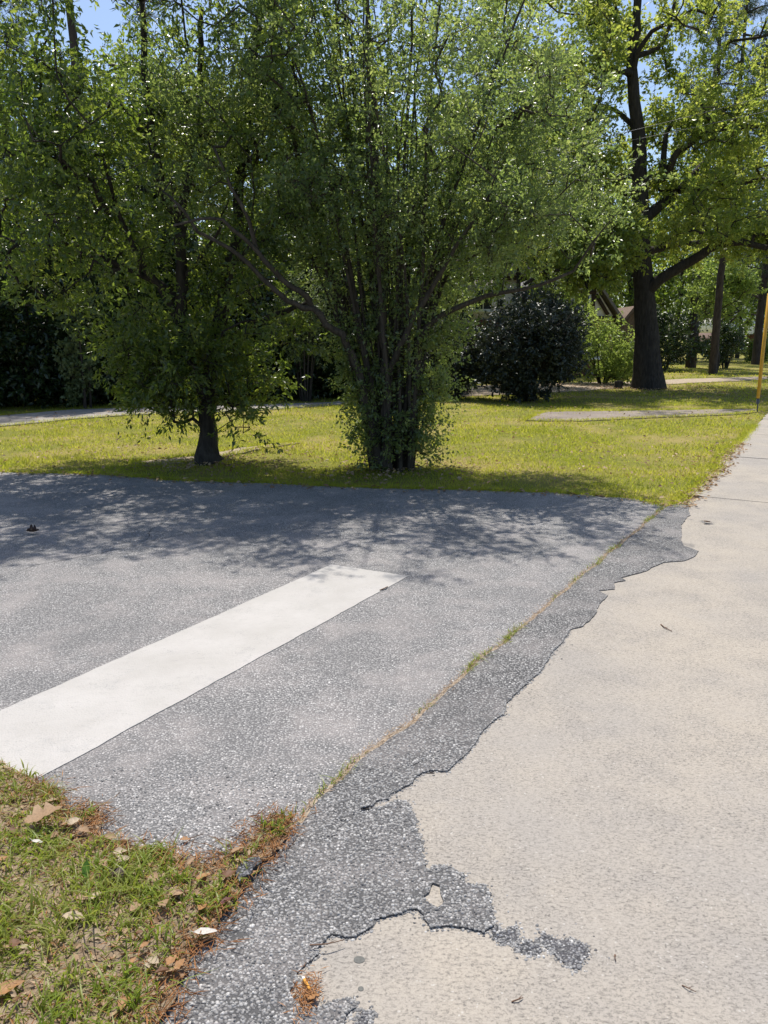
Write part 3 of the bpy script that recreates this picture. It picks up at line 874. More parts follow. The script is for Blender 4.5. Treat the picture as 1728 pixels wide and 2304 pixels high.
# --- generic woodland tree
def wood_tree(name, x, y, h, rx, z0, label, seed, leafm='wood_leaf', n=210, per=12, ls=(0.17, 0.09), r0=0.2, bark='bark', lean=0.0, spread=0.8, group=None):
    rng = np.random.default_rng(seed)
    L = []
    tp = np.array((x + lean * h, y, h * 0.93))
    b = np.array((x, y, -0.05))
    q = [b + (tp - b) * t + np.array((rng.normal() * 0.12, rng.normal() * 0.12, 0)) * (t > 0) for t in np.linspace(0, 1, 7)]
    L.append((q, r0, 0.04))
    for k in range(7):
        t = z0 / h + (0.92 - z0 / h) * (k + 0.3) / 7
        s = b + (tp - b) * t
        a = k * 2.4 + rng.random()
        ln = rx * (0.55 + 0.4 * rng.random()) * (1.1 - 0.5 * t)
        e = s + np.array((math.cos(a) * ln, math.sin(a) * ln, ln * 0.5))
        L.append(([s, (s + e) / 2 + np.array((0, 0, 0.1 * ln)), e], r0 * 0.42 * (1.1 - 0.6 * t), 0.03))
    zc = (z0 + h) / 2
    m = (tp + b) / 2
    blobs = [((m[0], y, zc), (rx, rx * 0.8, (h - z0) / 2), 4)]
    for k in range(5):
        a = rng.random() * 6.28
        t = rng.random()
        blobs.append(((x + lean * h * t + math.cos(a) * rx * 0.6, y + math.sin(a) * rx * 0.5, z0 + (h - z0) * (0.1 + 0.85 * t)), (rx * 0.5, rx * 0.45, (h - z0) * 0.17), 0.8))
    cl = sample_blobs(blobs, n, rng, 0.35)
    cl = cl[cl[:, 2] > z0 * 0.8]
    return build_tree(name, (x, y, -0.04), L, cl, None, (M[bark], M[leafm]), label, seed=seed, group=group,
                      twigs=7, per=per, spread=spread, lsize=ls, r_tip=0.012, rmax=0.08, step=0.5, sides=6)
def bush(name, x, y, h, rx, label, seed, leafm, n=120, per=12, ls=(0.09, 0.045), ry=None, group=None, z0=0.1, spread=0.4, cat='bush', stems=9, bark='bark', skirt=0.0):
    rng = np.random.default_rng(seed)
    ry = ry or rx * 0.9
    L = []
    for k in range(stems):
        a = k * 6.283 / stems + rng.random()
        e = np.array((x + math.cos(a) * rx * 0.6, y + math.sin(a) * ry * 0.6, h * (0.55 + 0.35 * rng.random())))
        s = np.array((x + math.cos(a) * 0.12, y + math.sin(a) * 0.12, -0.05))
        L.append(([s, (s + e) / 2 + np.array((0, 0, 0.12 * h)), e], 0.035, 0.012))
    blobs = [((x, y, h * 0.5 + z0 * 0.5), (rx * 0.9, ry * 0.9, (h - z0) * 0.5), 5)]
    for k in range(7):
        a = rng.random() * 6.28
        blobs.append(((x + math.cos(a) * rx * 0.55, y + math.sin(a) * ry * 0.55, z0 + (h - z0) * (0.15 + 0.7 * rng.random())), (rx * 0.45, ry * 0.45, h * 0.22), 0.9))
    if skirt:
        blobs.append(((x, y, h * 0.2), (rx * 0.95, ry * 0.9, h * 0.22), skirt))
        blobs.append(((x, y, 0.35), (rx * 0.95, ry * 0.9, 0.35), skirt * 0.6))
    cl = sample_blobs(blobs, n, rng, 0.6)
    cl = cl[cl[:, 2] > z0]
    return build_tree(name, (x, y, -0.04), L, cl, None, (M[bark], M[leafm]), label, cat=cat, seed=seed, group=group,
                      twigs=6, per=per, spread=spread, lsize=ls, r_tip=0.006, rmax=0.03, step=0.3, sides=5)
def pine(x, y, h, r0, label, seed, z0, n=90, rx=3.0, bend=0.0, per=34, group='pines behind the gardens'):
    rng = np.random.default_rng(seed)
    b = np.array((x, y, -0.05)); tp = np.array((x + bend * h, y, h))
    L = [([b + (tp - b) * t + np.array((rng.normal() * 0.06, rng.normal() * 0.06, 0)) * (t > 0) for t in np.linspace(0, 1, 7)], r0, 0.05)]
    cl = []
    for k in range(int(n / 5)):
        t = z0 / h + (1 - z0 / h) * (k + rng.random()) / (n / 5)
        a = k * 2.399 + rng.random()
        ln = rx * (1.15 - 0.75 * t) * (0.7 + 0.5 * rng.random())
        s = b + (tp - b) * t
        e = s + np.array((math.cos(a) * ln, math.sin(a) * ln, ln * rng.uniform(-0.15, 0.3)))
        L.append(([s, (s + e) / 2 + np.array((0, 0, 0.06 * ln)), e], 0.055, 0.018))
        for j in range(5):
            cl.append(s + (e - s) * (0.4 + 0.6 * rng.random()) + rng.normal(scale=0.28, size=3))
    return build_tree('pine_tree', (x, y, -0.04), L, np.array(cl), None, (M['bark_pine'], M['needle']), label, seed=seed, group=group,
                      twigs=6, per=per, spread=0.6, lsize=(0.22, 0.022), r_tip=0.01, rmax=0.04, step=0.5, sides=8, needle=True, up=0.2)

# background wood on the left and behind
GT = 'trees standing beyond the lawn'
wood_tree('woodland_tree', -15.5, 27, 10.5, 3.8, 2.2, 'leafy tree beyond the driveway at the left edge of the photo', 31, n=230, lean=0.02, group=GT)
wood_tree('woodland_tree', -10.4, 29.5, 11, 3.8, 3.0, 'tall leafy tree beyond the driveway, left of the dark-trunked lawn tree', 32, n=240, group=GT)
wood_tree('woodland_tree', -5.6, 31, 10.5, 3.8, 2.6, 'leafy tree showing behind the forked trunk of the lawn tree', 33, n=240, group=GT)
wood_tree('woodland_tree', -1.6, 34, 11.0, 3.8, 3.0, 'leafy tree far behind the gap between the two lawn trees', 34, n=220, group=GT)
wood_tree('woodland_tree', 2.6, 33, 10.5, 3.6, 3.4, 'sunlit leafy tree far behind the multi-stemmed tree', 35, n=210, group=GT)
wood_tree('woodland_tree', 5.6, 38, 11.5, 3.8, 4.2, 'leafy tree rising behind the house roof, left of the oak', 36, n=180, group=GT)
wood_tree('woodland_tree', 14.5, 47, 13, 4.2, 2.5, 'leafy tree behind the oak trunk, right of the brown shingled gable', 37, n=170, ls=(0.2, 0.11), group=GT)
wood_tree('woodland_tree', 27.0, 62, 14, 5.0, 2.6, 'leafy tree at the far right behind the yellow guard', 38, n=150, ls=(0.25, 0.13), group=GT)
wood_tree('woodland_tree', 21.5, 58, 12, 4.4, 1.6, 'leafy tree filling the gap between the two pine trunks at right', 71, n=170, ls=(0.24, 0.13), spread=0.95, group=GT)
wood_tree('woodland_tree', 31.5, 70, 14, 5.0, 2.2, 'far leafy tree beyond the pine cut by the right edge', 72, n=170, ls=(0.28, 0.15), spread=1.1, group=GT)
wood_tree('added_bright_tree', 4.7, 28.5, 8.6, 2.2, 2.4, 'added bright yellow-green tree standing in for backlit foliage behind the big glossy bush', 73, leafm='fresh_leaf', n=170, ls=(0.13, 0.07), r0=0.1, spread=0.6, group=GT)  # added tree; its light leaf colour stands in for a sunlit lower branch
wood_tree('yellowing_tree', 17.0, 40, 5.4, 1.6, 2.6, 'small yellow-green tree under the oak limbs by the pine trunk', 39, leafm='fresh_leaf', n=60, r0=0.08, spread=0.6, group=GT)
# pines
pine(-8.9, 24.6, 18, 0.21, 'tall straight pine trunk rising out of the foliage at upper left', 41, 11.5, n=70, rx=3.2)
pine(-11.2, 26.5, 17, 0.13, 'thin leaning pine at the upper left corner of the photo', 42, 9.5, n=110, rx=3.2, bend=-0.10)
pine(18.2, 46.5, 21, 0.30, 'thick straight pine trunk standing right of the oak', 43, 8.5, n=90, rx=3.6)
pine(24.2, 51.0, 20, 0.30, 'dark pine trunk nearest left of the yellow guard', 44, 2.6, n=240, rx=4.6)
pine(26.4, 52.5, 20, 0.30, 'dark pine trunk cut by the right edge of the photo', 45, 3.6, n=200, rx=4.2)
pine(16.0, 38.0, 17, 0.2, 'slender pine whose needles show against the sky right of the oak top', 46, 8.5, n=90, rx=3.2)
# dark undergrowth across the left driveway
GB = 'dark undergrowth beyond the driveway'
ug = [(-13.4, 18.9, 5.6, 2.2, 'dark tall undergrowth bush at the far left edge beyond the driveway'),
      (-10.8, 19.3, 5.2, 1.9, 'dark bush beyond the driveway next to the one at the left edge'),
      (-8.6, 20.2, 5.6, 1.9, 'tall dark bush beyond the driveway left of the ivy-clad post'),
      (-6.2, 21.4, 5.4, 1.9, 'dark bush beyond the driveway right behind the dark-trunked lawn tree'),
      (-3.8, 22.3, 5.0, 1.8, 'dark bush beyond the driveway between the two lawn trees'),
      (-1.3, 23.0, 4.6, 1.8, 'dark bush where the driveway ends behind the multi-stemmed tree'),
      (0.9, 25.2, 3.6, 1.7, 'dark bush just right of the driveway end behind the slender stems'),
      (-12.6, 23.5, 7.0, 2.6, 'taller dark thicket in the second row at the left edge of the photo'),
      (-8.0, 24.8, 7.0, 2.6, 'taller dark thicket in the second row left of the lawn tree trunk'),
      (-3.6, 26.2, 6.6, 2.5, 'taller dark thicket in the second row between the two lawn trees')]
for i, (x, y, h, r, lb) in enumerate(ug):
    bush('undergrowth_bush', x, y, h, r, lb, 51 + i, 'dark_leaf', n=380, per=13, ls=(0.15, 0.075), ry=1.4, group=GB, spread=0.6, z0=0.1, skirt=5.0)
bush('ivy_stump', -7.3, 18.9, 2.7, 0.42, 'narrow ivy-covered trunk standing before the dark undergrowth', 60, 'pale_leaf', n=60, per=10, ls=(0.08, 0.06), spread=0.22, cat='ivy trunk', stems=3)
bush('pale_shrub', -2.15, 21.3, 3.0, 0.85, 'pale silvery green shrub seen between the two lawn trees', 61, 'pale_leaf', n=110, ls=(0.08, 0.035), spread=0.4, z0=1.1)
def far_wood():
    rng = np.random.default_rng(404)
    a = Acc()
    n = 3600
    x = np.concatenate([rng.uniform(-48, 16, n), rng.uniform(26, 66, 1300)])
    y = np.concatenate([rng.uniform(46, 60, n), rng.uniform(100, 112, 1300)])
    n = len(x)
    top = np.array([6.5 + 3.0 * noise.noise(Vector((v * 0.16, 0, 0))) + 1.5 * noise.noise(Vector((v * 0.6, 3, 0))) for v in x])
    top[-1300:] += 5.0
    z = top * rng.random(n) ** 0.8
    c = np.column_stack([x, y, z])
    P = (c[:, None, :] + rng.normal(scale=0.55, size=(n, 16, 3))).reshape(-1, 3)
    P = P[P[:, 2] > 0]
    A = rng.normal(size=P.shape); A[:, 2] -= 0.3
    sz = 0.30 * (0.7 + 0.6 * rng.random(len(P)))
    leaves(a, P, A, sz, sz * 0.55, 0.5, 0.18, rng)
    a.obj('far_woodland', M['wood_leaf'], kind='stuff', label='distant mass of woodland closing the view behind the trees', cat='woodland')
far_wood()
# garden bushes
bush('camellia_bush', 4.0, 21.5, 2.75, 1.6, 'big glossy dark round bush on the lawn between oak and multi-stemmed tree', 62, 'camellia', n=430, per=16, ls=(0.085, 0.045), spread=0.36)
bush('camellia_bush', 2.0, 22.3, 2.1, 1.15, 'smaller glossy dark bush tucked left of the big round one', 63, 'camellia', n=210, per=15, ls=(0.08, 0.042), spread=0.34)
bush('light_shrub', 8.3, 29.6, 2.6, 1.5, 'light green feathery shrub spreading behind the oak trunk', 64, 'fresh_leaf', n=150, ls=(0.10, 0.05), spread=0.45)
bush('garden_bush', 15.2, 42.5, 2.8, 2.0, 'dark rounded bush between the oak and the thick pine trunk', 65, 'dark_leaf', n=130, ls=(0.14, 0.07), spread=0.55)
bush('garden_bush', 19.4, 44.5, 2.3, 1.1, 'brownish low bush at the foot of the thick pine trunk', 66, 'dark_leaf', n=80, ls=(0.12, 0.06), spread=0.45)
bush('clipped_hedge', 24.5, 58, 1.7, 1.7, 'low clipped hedge with rusty top before the far white awning', 67, 'dark_leaf', n=90, ls=(0.14, 0.07), spread=0.4, cat='hedge')
bush('garden_bush', 27.3, 57, 1.7, 1.3, 'round green bush on the far lawn under the white awning', 68, 'wood_leaf', n=90, ls=(0.13, 0.06), spread=0.4)
bush('forsythia_shrub', 7.3, 31.0, 3.6, 0.8, 'yellow flowering shrub against the house left of the oak trunk', 69, 'fresh_leaf', n=60, ls=(0.10, 0.06), spread=0.4, z0=1.2)

# ------------------------------------------------------------------ houses
M['brick'] = None
def brick():
    m = Mat('red_brick')
    b = m.n('TexBrick')
    b.inputs['Color1'].default_value = (0.20, 0.07, 0.045, 1)
    b.inputs['Color2'].default_value = (0.15, 0.05, 0.035, 1)
    b.inputs['Mortar'].default_value = (0.28, 0.24, 0.21, 1)
    b.inputs['Scale'].default_value = 4.2
    mp = m.n('Mapping'); mp.inputs['Rotation'].default_value = (math.radians(-90), 0, 0)
    g_ = m.n('NewGeometry')
    m.l(g_.outputs['Position'], mp.inputs[0]); m.l(mp.outputs[0], b.inputs['Vector'])
    return m.fin(b.outputs[0], 0.9, 0.2)
M['brick'] = brick()
M['stucco'] = plain('pale_stucco', (0.62, 0.60, 0.57), 0.9, 0.2, 0.07, 5)
M['timber'] = plain('dark_timber', (0.05, 0.035, 0.028), 0.8, 0.2, 0.2, 20)
M['shingle'] = plain('brown_shingles', (0.15, 0.11, 0.085), 0.9, 0.15, 0.3, 14)
M['roof_grey'] = plain('grey_shingles', (0.17, 0.16, 0.16), 0.9, 0.15, 0.2, 9)
M['white'] = plain('white_paint', (0.78, 0.78, 0.77), 0.6, 0.3, 0.05, 6)
def glassmat():
    m = Mat('window_glass')
    return m.fin((0.03, 0.04, 0.05), 0.08, 0.6)
M['glass'] = glassmat()
def window(parent, x0, x1, z0, z1, y):
    a = Acc(); w = 0.07
    for q in ((x0, x0 + w, z0, z1), (x1 - w, x1, z0, z1), (x0 + w, x1 - w, z0, z0 + w), (x0 + w, x1 - w, z1 - w, z1)):
        box(a, q[0], q[1], y - 0.05, y + 0.02, q[2], q[3])
    wn_ = a.obj('window', M['white'], parent=parent)
    a = Acc(); xm = (x0 + x1) / 2
    box(a, xm - 0.025, xm + 0.025, y - 0.042, y + 0.01, z0 + w, z1 - w); a.obj('mullion', M['white'], parent=wn_)
    for q in ((x0 + w, xm - 0.025), (xm + 0.025, x1 - w)):
        a = Acc(); box(a, q[0], q[1], y - 0.02, y - 0.01, z0 + w, z1 - w); a.obj('pane', M['glass'], parent=wn_)
    a = Acc(); box(a, x0 - 0.06, x1 + 0.06, y - 0.10, y + 0.02, z0 - 0.07, z0 - 0.002); a.obj('sill', M['white'], parent=wn_)
def prism(a, tri, y0, y1):
    n = len(tri)
    v = [(p[0], y0, p[1]) for p in tri] + [(p[0], y1, p[1]) for p in tri]
    f = [(0, i, i + 1) for i in range(1, n - 1)] + [(n, n + i + 1, n + i) for i in range(1, n - 1)]
    a.add(v, f)
    a.add(v, [(i, n + i, n + (i + 1) % n, (i + 1) % n) for i in range(n)])
def roof_side(a, p, q, y0, y1, th=0.12):
    """one roof slope, from eave p to ridge q (x,z)"""
    d = np.array((q[0] - p[0], q[1] - p[1])); d /= np.linalg.norm(d)
    nn = np.array((-d[1], d[0])) * th
    if nn[1] < 0: nn = -nn
    prism(a, [p, q, (q[0] + nn[0], q[1] + nn[1]), (p[0] + nn[0], p[1] + nn[1])], y0, y1)
def tudor(name, ox, oy, label, k=1.0):
    """brick lower storey, half-timbered gable; local front faces -y"""
    h = empty(name, (ox, oy, -0.04), label=label, cat='house')
    a = Acc(); box(a, -5.2, 2.4, 0, 8, 0, 2.55); a.obj('wall', M['brick'], parent=h, label='red brick lower wall')
    a = Acc(); prism(a, [(-1.9, 2.56), (2.4, 2.56), (0.25, 5.6)], -0.15, 7.9); a.obj('gable', M['stucco'], parent=h, label='pale stucco gable')
    a = Acc(); roof_side(a, (-2.25, 2.35), (0.25, 5.72), -0.45, 8.2); a.obj('roof', M['roof_grey'], parent=h)
    a = Acc(); roof_side(a, (2.75, 2.35), (0.25, 5.72), -0.45, 8.2); a.obj('roof', M['roof_grey'], parent=h)
    a = Acc(); box(a, -5.2, -1.95, 0.05, 8, 2.56, 4.3); a.obj('upper_wall', M['stucco'], parent=h, label='pale upper wall left of the gable')
    a = Acc(); prism(a, [(-5.5, 4.32), (-1.6, 4.32), (-1.6, 4.45), (-5.5, 4.45)], -0.3, 4); a.obj('eave', M['timber'], parent=h)
    a = Acc()
    v = [(-5.5, -0.35, 4.46), (-0.6, -0.35, 4.46), (-0.6, 4, 6.6), (-5.5, 4, 6.6), (-5.5, -0.35, 4.58), (-0.6, -0.35, 4.58), (-0.6, 4, 6.72), (-5.5, 4, 6.72)]
    a.add(v, [(0, 3, 2, 1), (4, 5, 6, 7), (0, 1, 5, 4), (1, 2, 6, 5), (2, 3, 7, 6), (3, 0, 4, 7)])
    a.obj('roof', M['roof_grey'], parent=h)
    y = -0.19
    for p, q in (((-1.9, y, 2.62), (2.4, y, 2.62)), ((0.25, y, 2.7), (0.25, y, 5.4)), ((-0.9, y, 2.7), (-0.9, y, 3.9)), ((1.35, y, 2.7), (1.35, y, 3.95)),
                 ((-0.95, y - 0.01, 3.75), (1.45, y - 0.01, 3.75)), ((1.45, y - 0.012, 3.65), (2.05, y - 0.012, 2.75)), ((-1.0, y - 0.012, 3.6), (-1.6, y - 0.012, 2.75)), ((0.25, y - 0.02, 3.2), (1.3, y - 0.02, 2.75))):
        a = Acc(); bar(a, p, q, 0.16, 0.06); a.obj('beam', M['timber'], parent=h)
    window(h, 0.45, 1.2, 2.85, 3.65, -0.16)
    window(h, -4.1, -3.2, 2.95, 3.95, 0.045)
    window(h, -1.3, -0.2, 0.8, 2.1, -0.005)
    window(h, 0.9, 1.9, 0.8, 2.1, -0.005)
    # porch wing with brown shingled gable
    a = Acc(); box(a, 2.45, 4.35, 0.6, 4.6, 0, 1.78); a.obj('porch_wall', M['brick'], parent=h)
    a = Acc(); roof_side(a, (2.45, 1.75), (3.5, 3.1), 0.3, 4.8); a.obj('porch_roof', M['shingle'], parent=h, label='brown shingled roof slope')
    a = Acc(); roof_side(a, (4.6, 1.75), (3.5, 3.1), 0.3, 4.8); a.obj('porch_roof', M['shingle'], parent=h, label='brown shingled roof slope')
    a = Acc(); prism(a, [(2.6, 1.8), (4.4, 1.8), (3.5, 2.98)], 0.55, 4.5); a.obj('porch_gable', M['shingle'], parent=h)
    window(h, 3.4, 4.0, 0.7, 1.6, 0.595)
    a = Acc(); box(a, 2.6, 3.2, 0.53, 0.59, 0.02, 1.7); d = a.obj('door', M['timber'], parent=h)
    a = Acc(); box(a, 3.08, 3.12, 0.47, 0.528, 1.0, 1.1); a.obj('handle', M['white'], parent=d)
    return h
tudor('house', 8.2, 36.5, 'half-timbered brick house half hidden behind the dark bushes and oak')
def far_house():
    h = empty('house', (43.5, 88.0, -0.04), label='distant white half-timbered house with awning at the far right edge', cat='house')
    a = Acc(); box(a, -6, 8, 0, 9, 0, 2.35); a.obj('wall', M['brick'], parent=h, label='dark brick lower storey')
    a = Acc(); box(a, -6, 8, -0.2, 9, 2.36, 4.0); a.obj('upper_wall', M['white'], parent=h)
    for i in range(12):
        a = Acc(); bar(a, (-5.6 + i * 1.15, -0.23, 2.4), (-5.6 + i * 1.15, -0.23, 3.95), 0.17, 0.05); a.obj('beam', M['timber'], parent=h)
    a = Acc(); bar(a, (-6, -0.235, 2.42), (8, -0.235, 2.42), 0.12, 0.06); a.obj('beam', M['timber'], parent=h)
    a = Acc(); roof_side(a, (-6.6, 3.95), (1, 8.4), -0.6, 9.6, 0.2); a.obj('roof', M['roof_grey'], parent=h)
    a = Acc(); roof_side(a, (8.6, 3.95), (1, 8.4), -0.6, 9.6, 0.2); a.obj('roof', M['roof_grey'], parent=h)
    a = Acc(); prism(a, [(-5.9, 4.02), (7.9, 4.02), (1, 8.2)], -0.1, 9); a.obj('gable', M['white'], parent=h)
    a = Acc(); prism(a, [(-5.2, 2.2), (-2.0, 2.2), (-2.6, 3.1), (-4.4, 3.1)], -2.4, -0.22); a.obj('awning', M['white'], parent=h, label='white flared metal awning')
    for x in (-5.0, -2.3):
        a = Acc(); box(a, x, x + 0.18, -2.3, -2.12, 0, 2.19); a.obj('porch_post', M['white'], parent=h)
    window(h, -0.6, 1.2, 0.8, 2.0, -0.005)
    window(h, 3.0, 4.8, 0.8, 2.0, -0.005)
    window(h, -4.2, -3.0, 0.6, 2.1, -0.005)
far_house()

# ------------------------------------------------------------------ small built things
M['yellow'] = plain('yellow_plastic', (0.62, 0.33, 0.025), 0.45, 0.4, 0.12, 12)
M['steel'] = plain('galvanised_steel', (0.10, 0.10, 0.11), 0.5, 0.5, 0.2, 30)
def guy():
    bx, by = G(1704, 925)
    b = np.array((bx, by, -0.04))
    g0 = np.array(W(1705.5, 896, by)); g1 = np.array(W(1731, 660, by - 0.15))
    d = (g1 - g0) / np.linalg.norm(g1 - g0)
    r = empty('guy_wire', tuple(b), label='leaning guy wire with yellow plastic guard at the right edge by the sidewalk', cat='guy wire')
    a = Acc(); tube(a, [g0 - b, g0 + d * 0.02 - b, g1 - b], [0.037, 0.04, 0.04], 12); o = a.obj('guard', M['yellow'], True, parent=r, label='yellow plastic guard sleeve')
    a = Acc(); tube(a, [np.zeros(3), (g0 - b) * 0.6, g0 + d * 0.05 - b], [0.016, 0.016, 0.028], 8); a.obj('anchor_rod', M['steel'], True, parent=r)
    a = Acc(); tube(a, [g1 - d * 0.1 - b, g1 + d * 8.5 - b], [0.007, 0.007], 5); a.obj('cable', M['steel'], True, parent=r)
    a = Acc(); tube(a, [(g0 - b) * 0.62, (g0 - b) * 0.92], [0.034, 0.034], 8); a.obj('clamp', M['steel'], True, parent=r)
guy()
for i, (y0, y1) in enumerate((((302, 285)), ((322, 308)))):
    p = np.array(W(1388, y0, 22.0)); q = np.array(W(1460, y1, 22.0))
    d = q - p
    pts = []
    for t in np.linspace(-13, 6, 30):
        s = p + d * t
        s = s + np.array((0, 0, 0.004 * (t * 0.9) ** 2 - 0.0))
        pts.append(s)
    a = Acc(); tube(a, pts, [0.006] * len(pts), 4)
    a.obj('overhead_wire', M['steel'], True, label=('upper' if i == 0 else 'lower') + ' of two thin overhead wires crossing before the oak', cat='wire', group='overhead wires')
def mailbox():
    x, y = 7.55, 33.0
    r = empty('mailbox', (x, y, -0.04), label='small grey mailbox on a forked post before the house wall', cat='mailbox')
    a = Acc(); box(a, -0.04, 0.04, -0.04, 0.04, 0, 0.95); a.obj('post', M['steel'], parent=r)
    a = Acc(); box(a, -0.28, 0.28, -0.035, 0.035, 0.952, 1.0); a.obj('bracket', M['steel'], parent=r)
    a = Acc()
    an = np.linspace(0, math.pi, 8)
    prof = [(-0.12, 1.002), (0.12, 1.002)] + [(0.12 * math.cos(t), 1.14 + 0.09 * math.sin(t)) for t in an]
    prism(a, prof, -0.24, 0.24); a.obj('box', M['white'], parent=r)
    a = Acc(); box(a, 0.123, 0.133, -0.1, -0.06, 1.1, 1.3); a.obj('flag', M['yellow'], parent=r)
mailbox()
def stump():
    bx, by = G(1391, 872)
    a = Acc()
    rng = np.random.default_rng(3)
    R = 0.13 * (1 + 0.12 * rng.normal(size=(5, 10)))
    R[0] *= 1.5; R[3] *= 0.95; R[4] *= 0.85
    tube(a, [(0, 0, -0.03), (0, 0, 0.06), (0.01, 0, 0.16), (0.02, 0, 0.24), (0.02, 0, 0.25)], R, 10)
    a.obj('tree_stump', M['bark'], loc=None, label='low cut tree stump left of the oak trunk', cat='stump').location = (bx, by, -0.02)
stump()

# ------------------------------------------------------------------ grass, litter, stones
def blades(acc, P, h, w, rng, lean=0.35, seg=1, z=None):
    n = len(P)
    a = rng.random(n) * 6.283
    sd = np.stack([np.cos(a), np.sin(a), np.zeros(n)], -1)
    ld = np.stack([rng.normal(size=n), rng.normal(size=n), np.zeros(n)], -1) * lean
    z = np.zeros(n) if z is None else z
    b = np.column_stack([P, z])
    h = h[:, None]; w = w[:, None]
    upv = np.array((0, 0, 1.0))
    if seg == 1:
        v = np.stack([b - sd * w / 2, b + sd * w / 2, b + upv * h + ld * h], 1).reshape(-1, 3)
        i = np.arange(n)[:, None] * 3
        acc.add(v, i + np.array((0, 1, 2)))
    else:
        m1 = b + upv * h * 0.45 + ld * h * 0.22
        m2 = b + upv * h * 0.78 + ld * h * 0.75
        tp = b + upv * h * 0.88 + ld * h * 1.5
        v = np.stack([b - sd * w * 0.4, b + sd * w * 0.4, m1 - sd * w * 0.5, m1 + sd * w * 0.5, m2 - sd * w * 0.36, m2 + sd * w * 0.36, tp], 1).reshape(-1, 3)
        i = np.arange(n)[:, None] * 7
        acc.add(v, np.concatenate([i + np.array(q) for q in ((0, 1, 3), (0, 3, 2), (2, 3, 5), (2, 5, 4), (4, 5, 6))]))
def lawn_grass():
    rng = np.random.default_rng(77)
    a = Acc()
    walk_left = [tuple(p) for p in walk_edge_r]
    lawn_poly = lawn_edge + walk_left + [(60, 90), (-60, 90), (-60, 13.5)]
    excl = [[G(*p) for p in [(-300, 962), (0, 957), (162, 941), (301, 931), (578, 922), (729, 911), (780, 906), (770, 901), (740, 904), (578, 909), (309, 916), (160, 920), (0, 934), (-300, 938)]], pad_poly, dd_poly,
            [G(*p) for p in [(300, 1037), (434, 1025), (470, 1016), (497, 1014), (533, 1006), (663, 992), (676, 994), (593, 1006), (540, 1017), (509, 1024), (440, 1036), (330, 1044)]]]
    zones = [(7.2, 11, 1500, 0.04, 0.010), (11, 15, 800, 0.042, 0.013), (15, 21, 380, 0.045, 0.018), (21, 32, 110, 0.05, 0.03), (32, 60, 22, 0.07, 0.06)]
    for y0, y1, den, h, w in zones:
        xw = 0.56 * y1 + 0.6
        n = int(den * (y1 - y0) * 2 * xw)
        P = np.column_stack([rng.uniform(-xw, xw, n), rng.uniform(y0, y1, n)])
        P = P[np.abs(P[:, 0]) < 0.56 * P[:, 1] + 0.6]
        ok = inside(P, lawn_poly)
        for e in excl:
            ins = inside(P, e)
            if e is pad_poly:
                ins &= rng.random(len(P)) < 0.7
            ok &= ~ins
        P = P[ok]
        dens = np.array([noise.noise(Vector((x * 0.8, y * 0.8, 1))) + 0.6 * noise.noise(Vector((x * 3, y * 3, 2))) for x, y in P])
        ok = rng.random(len(P)) < np.clip(0.72 + 0.95 * dens, 0.08, 1)
        P = P[ok]; dens = dens[ok]
        n = len(P)
        blades(a, P, h * (0.5 + 0.8 * rng.random(n)) * (1 + 0.4 * dens), w * (0.7 + 0.6 * rng.random(n)), rng, 0.5, 1, np.full(n, -0.037))
    # shaggy edge over the asphalt and along the walk
    for line, k in ((lawn_edge, 55), (walk_left[:170], 40), (pad_poly, 60), (ragged(excl[3], 0.06, 0.05, 7.0, True), 30), (ragged(excl[0], 0.1, 0.03, 6.0, True), 25)):
        q = np.array(line)
        q = q[(q[:, 1] < 20) & (np.abs(q[:, 0]) < 9.5)]
        P = np.repeat(q, k, 0) + rng.normal(scale=0.045, size=(len(q) * k, 2)) + np.array((-0.03, 0.04))
        n = len(P)
        blades(a, P, 0.05 * (0.5 + rng.random(n)), np.full(n, 0.009), rng, 0.7, 1, np.full(n, -0.02))
    a.obj('lawn_grass', M['grass'], kind='stuff', label='short sunlit lawn grass beyond the road', cat='grass')
    # dead leaves lying in the lawn
    a = Acc()
    P = []
    for y0, y1, n in ((7.6, 12, 1100), (12, 21, 1700), (21, 30, 3000)):
        xw = 0.56 * y1
        q = np.column_stack([rng.uniform(-xw, xw, n), rng.uniform(y0, y1, n)])
        if y0 == 21:
            q = np.column_stack([rng.uniform(4, 17, n), rng.uniform(22, 30, n)])
        q = q[inside(q, lawn_poly)]
        P.append(q)
    q = np.array(walk_left[:110])
    P.append(np.repeat(q, 4, 0) + rng.normal(scale=0.06, size=(len(q) * 4, 2)) + np.array((0.03, -0.02)))
    q = np.array(lawn_edge); q = q[np.abs(q[:, 0]) < 6]
    P.append(np.repeat(q, 2, 0) + rng.normal(scale=0.09, size=(len(q) * 2, 2)) + np.array((0.0, -0.05)))
    for (tx, ty), k_, sg in ((G(470, 1038), 260, 0.5), (G(885, 1050), 320, 0.6), (G(1457, 872), 900, 1.6)):
        P.append(np.column_stack([rng.normal(tx, sg, k_), rng.normal(ty - 0.2 * sg, sg * 0.8, k_)]))
    P = np.concatenate(P)
    n = len(P)
    an = rng.random(n) * 6.28
    A = np.stack([np.cos(an), np.sin(an), rng.normal(size=n) * 0.25], -1)
    s = 0.035 + 0.04 * rng.random(n)
    leaves(a, np.column_stack([P, 0.004 + 0.012 * rng.random(n)]), A, s, s * 0.55, 2.5, 0.25, rng)
    a.obj('leaf_litter', M['litter'], kind='stuff', label='small dead leaves scattered over the lawn and its edges', cat='dead leaves')
lawn_grass()

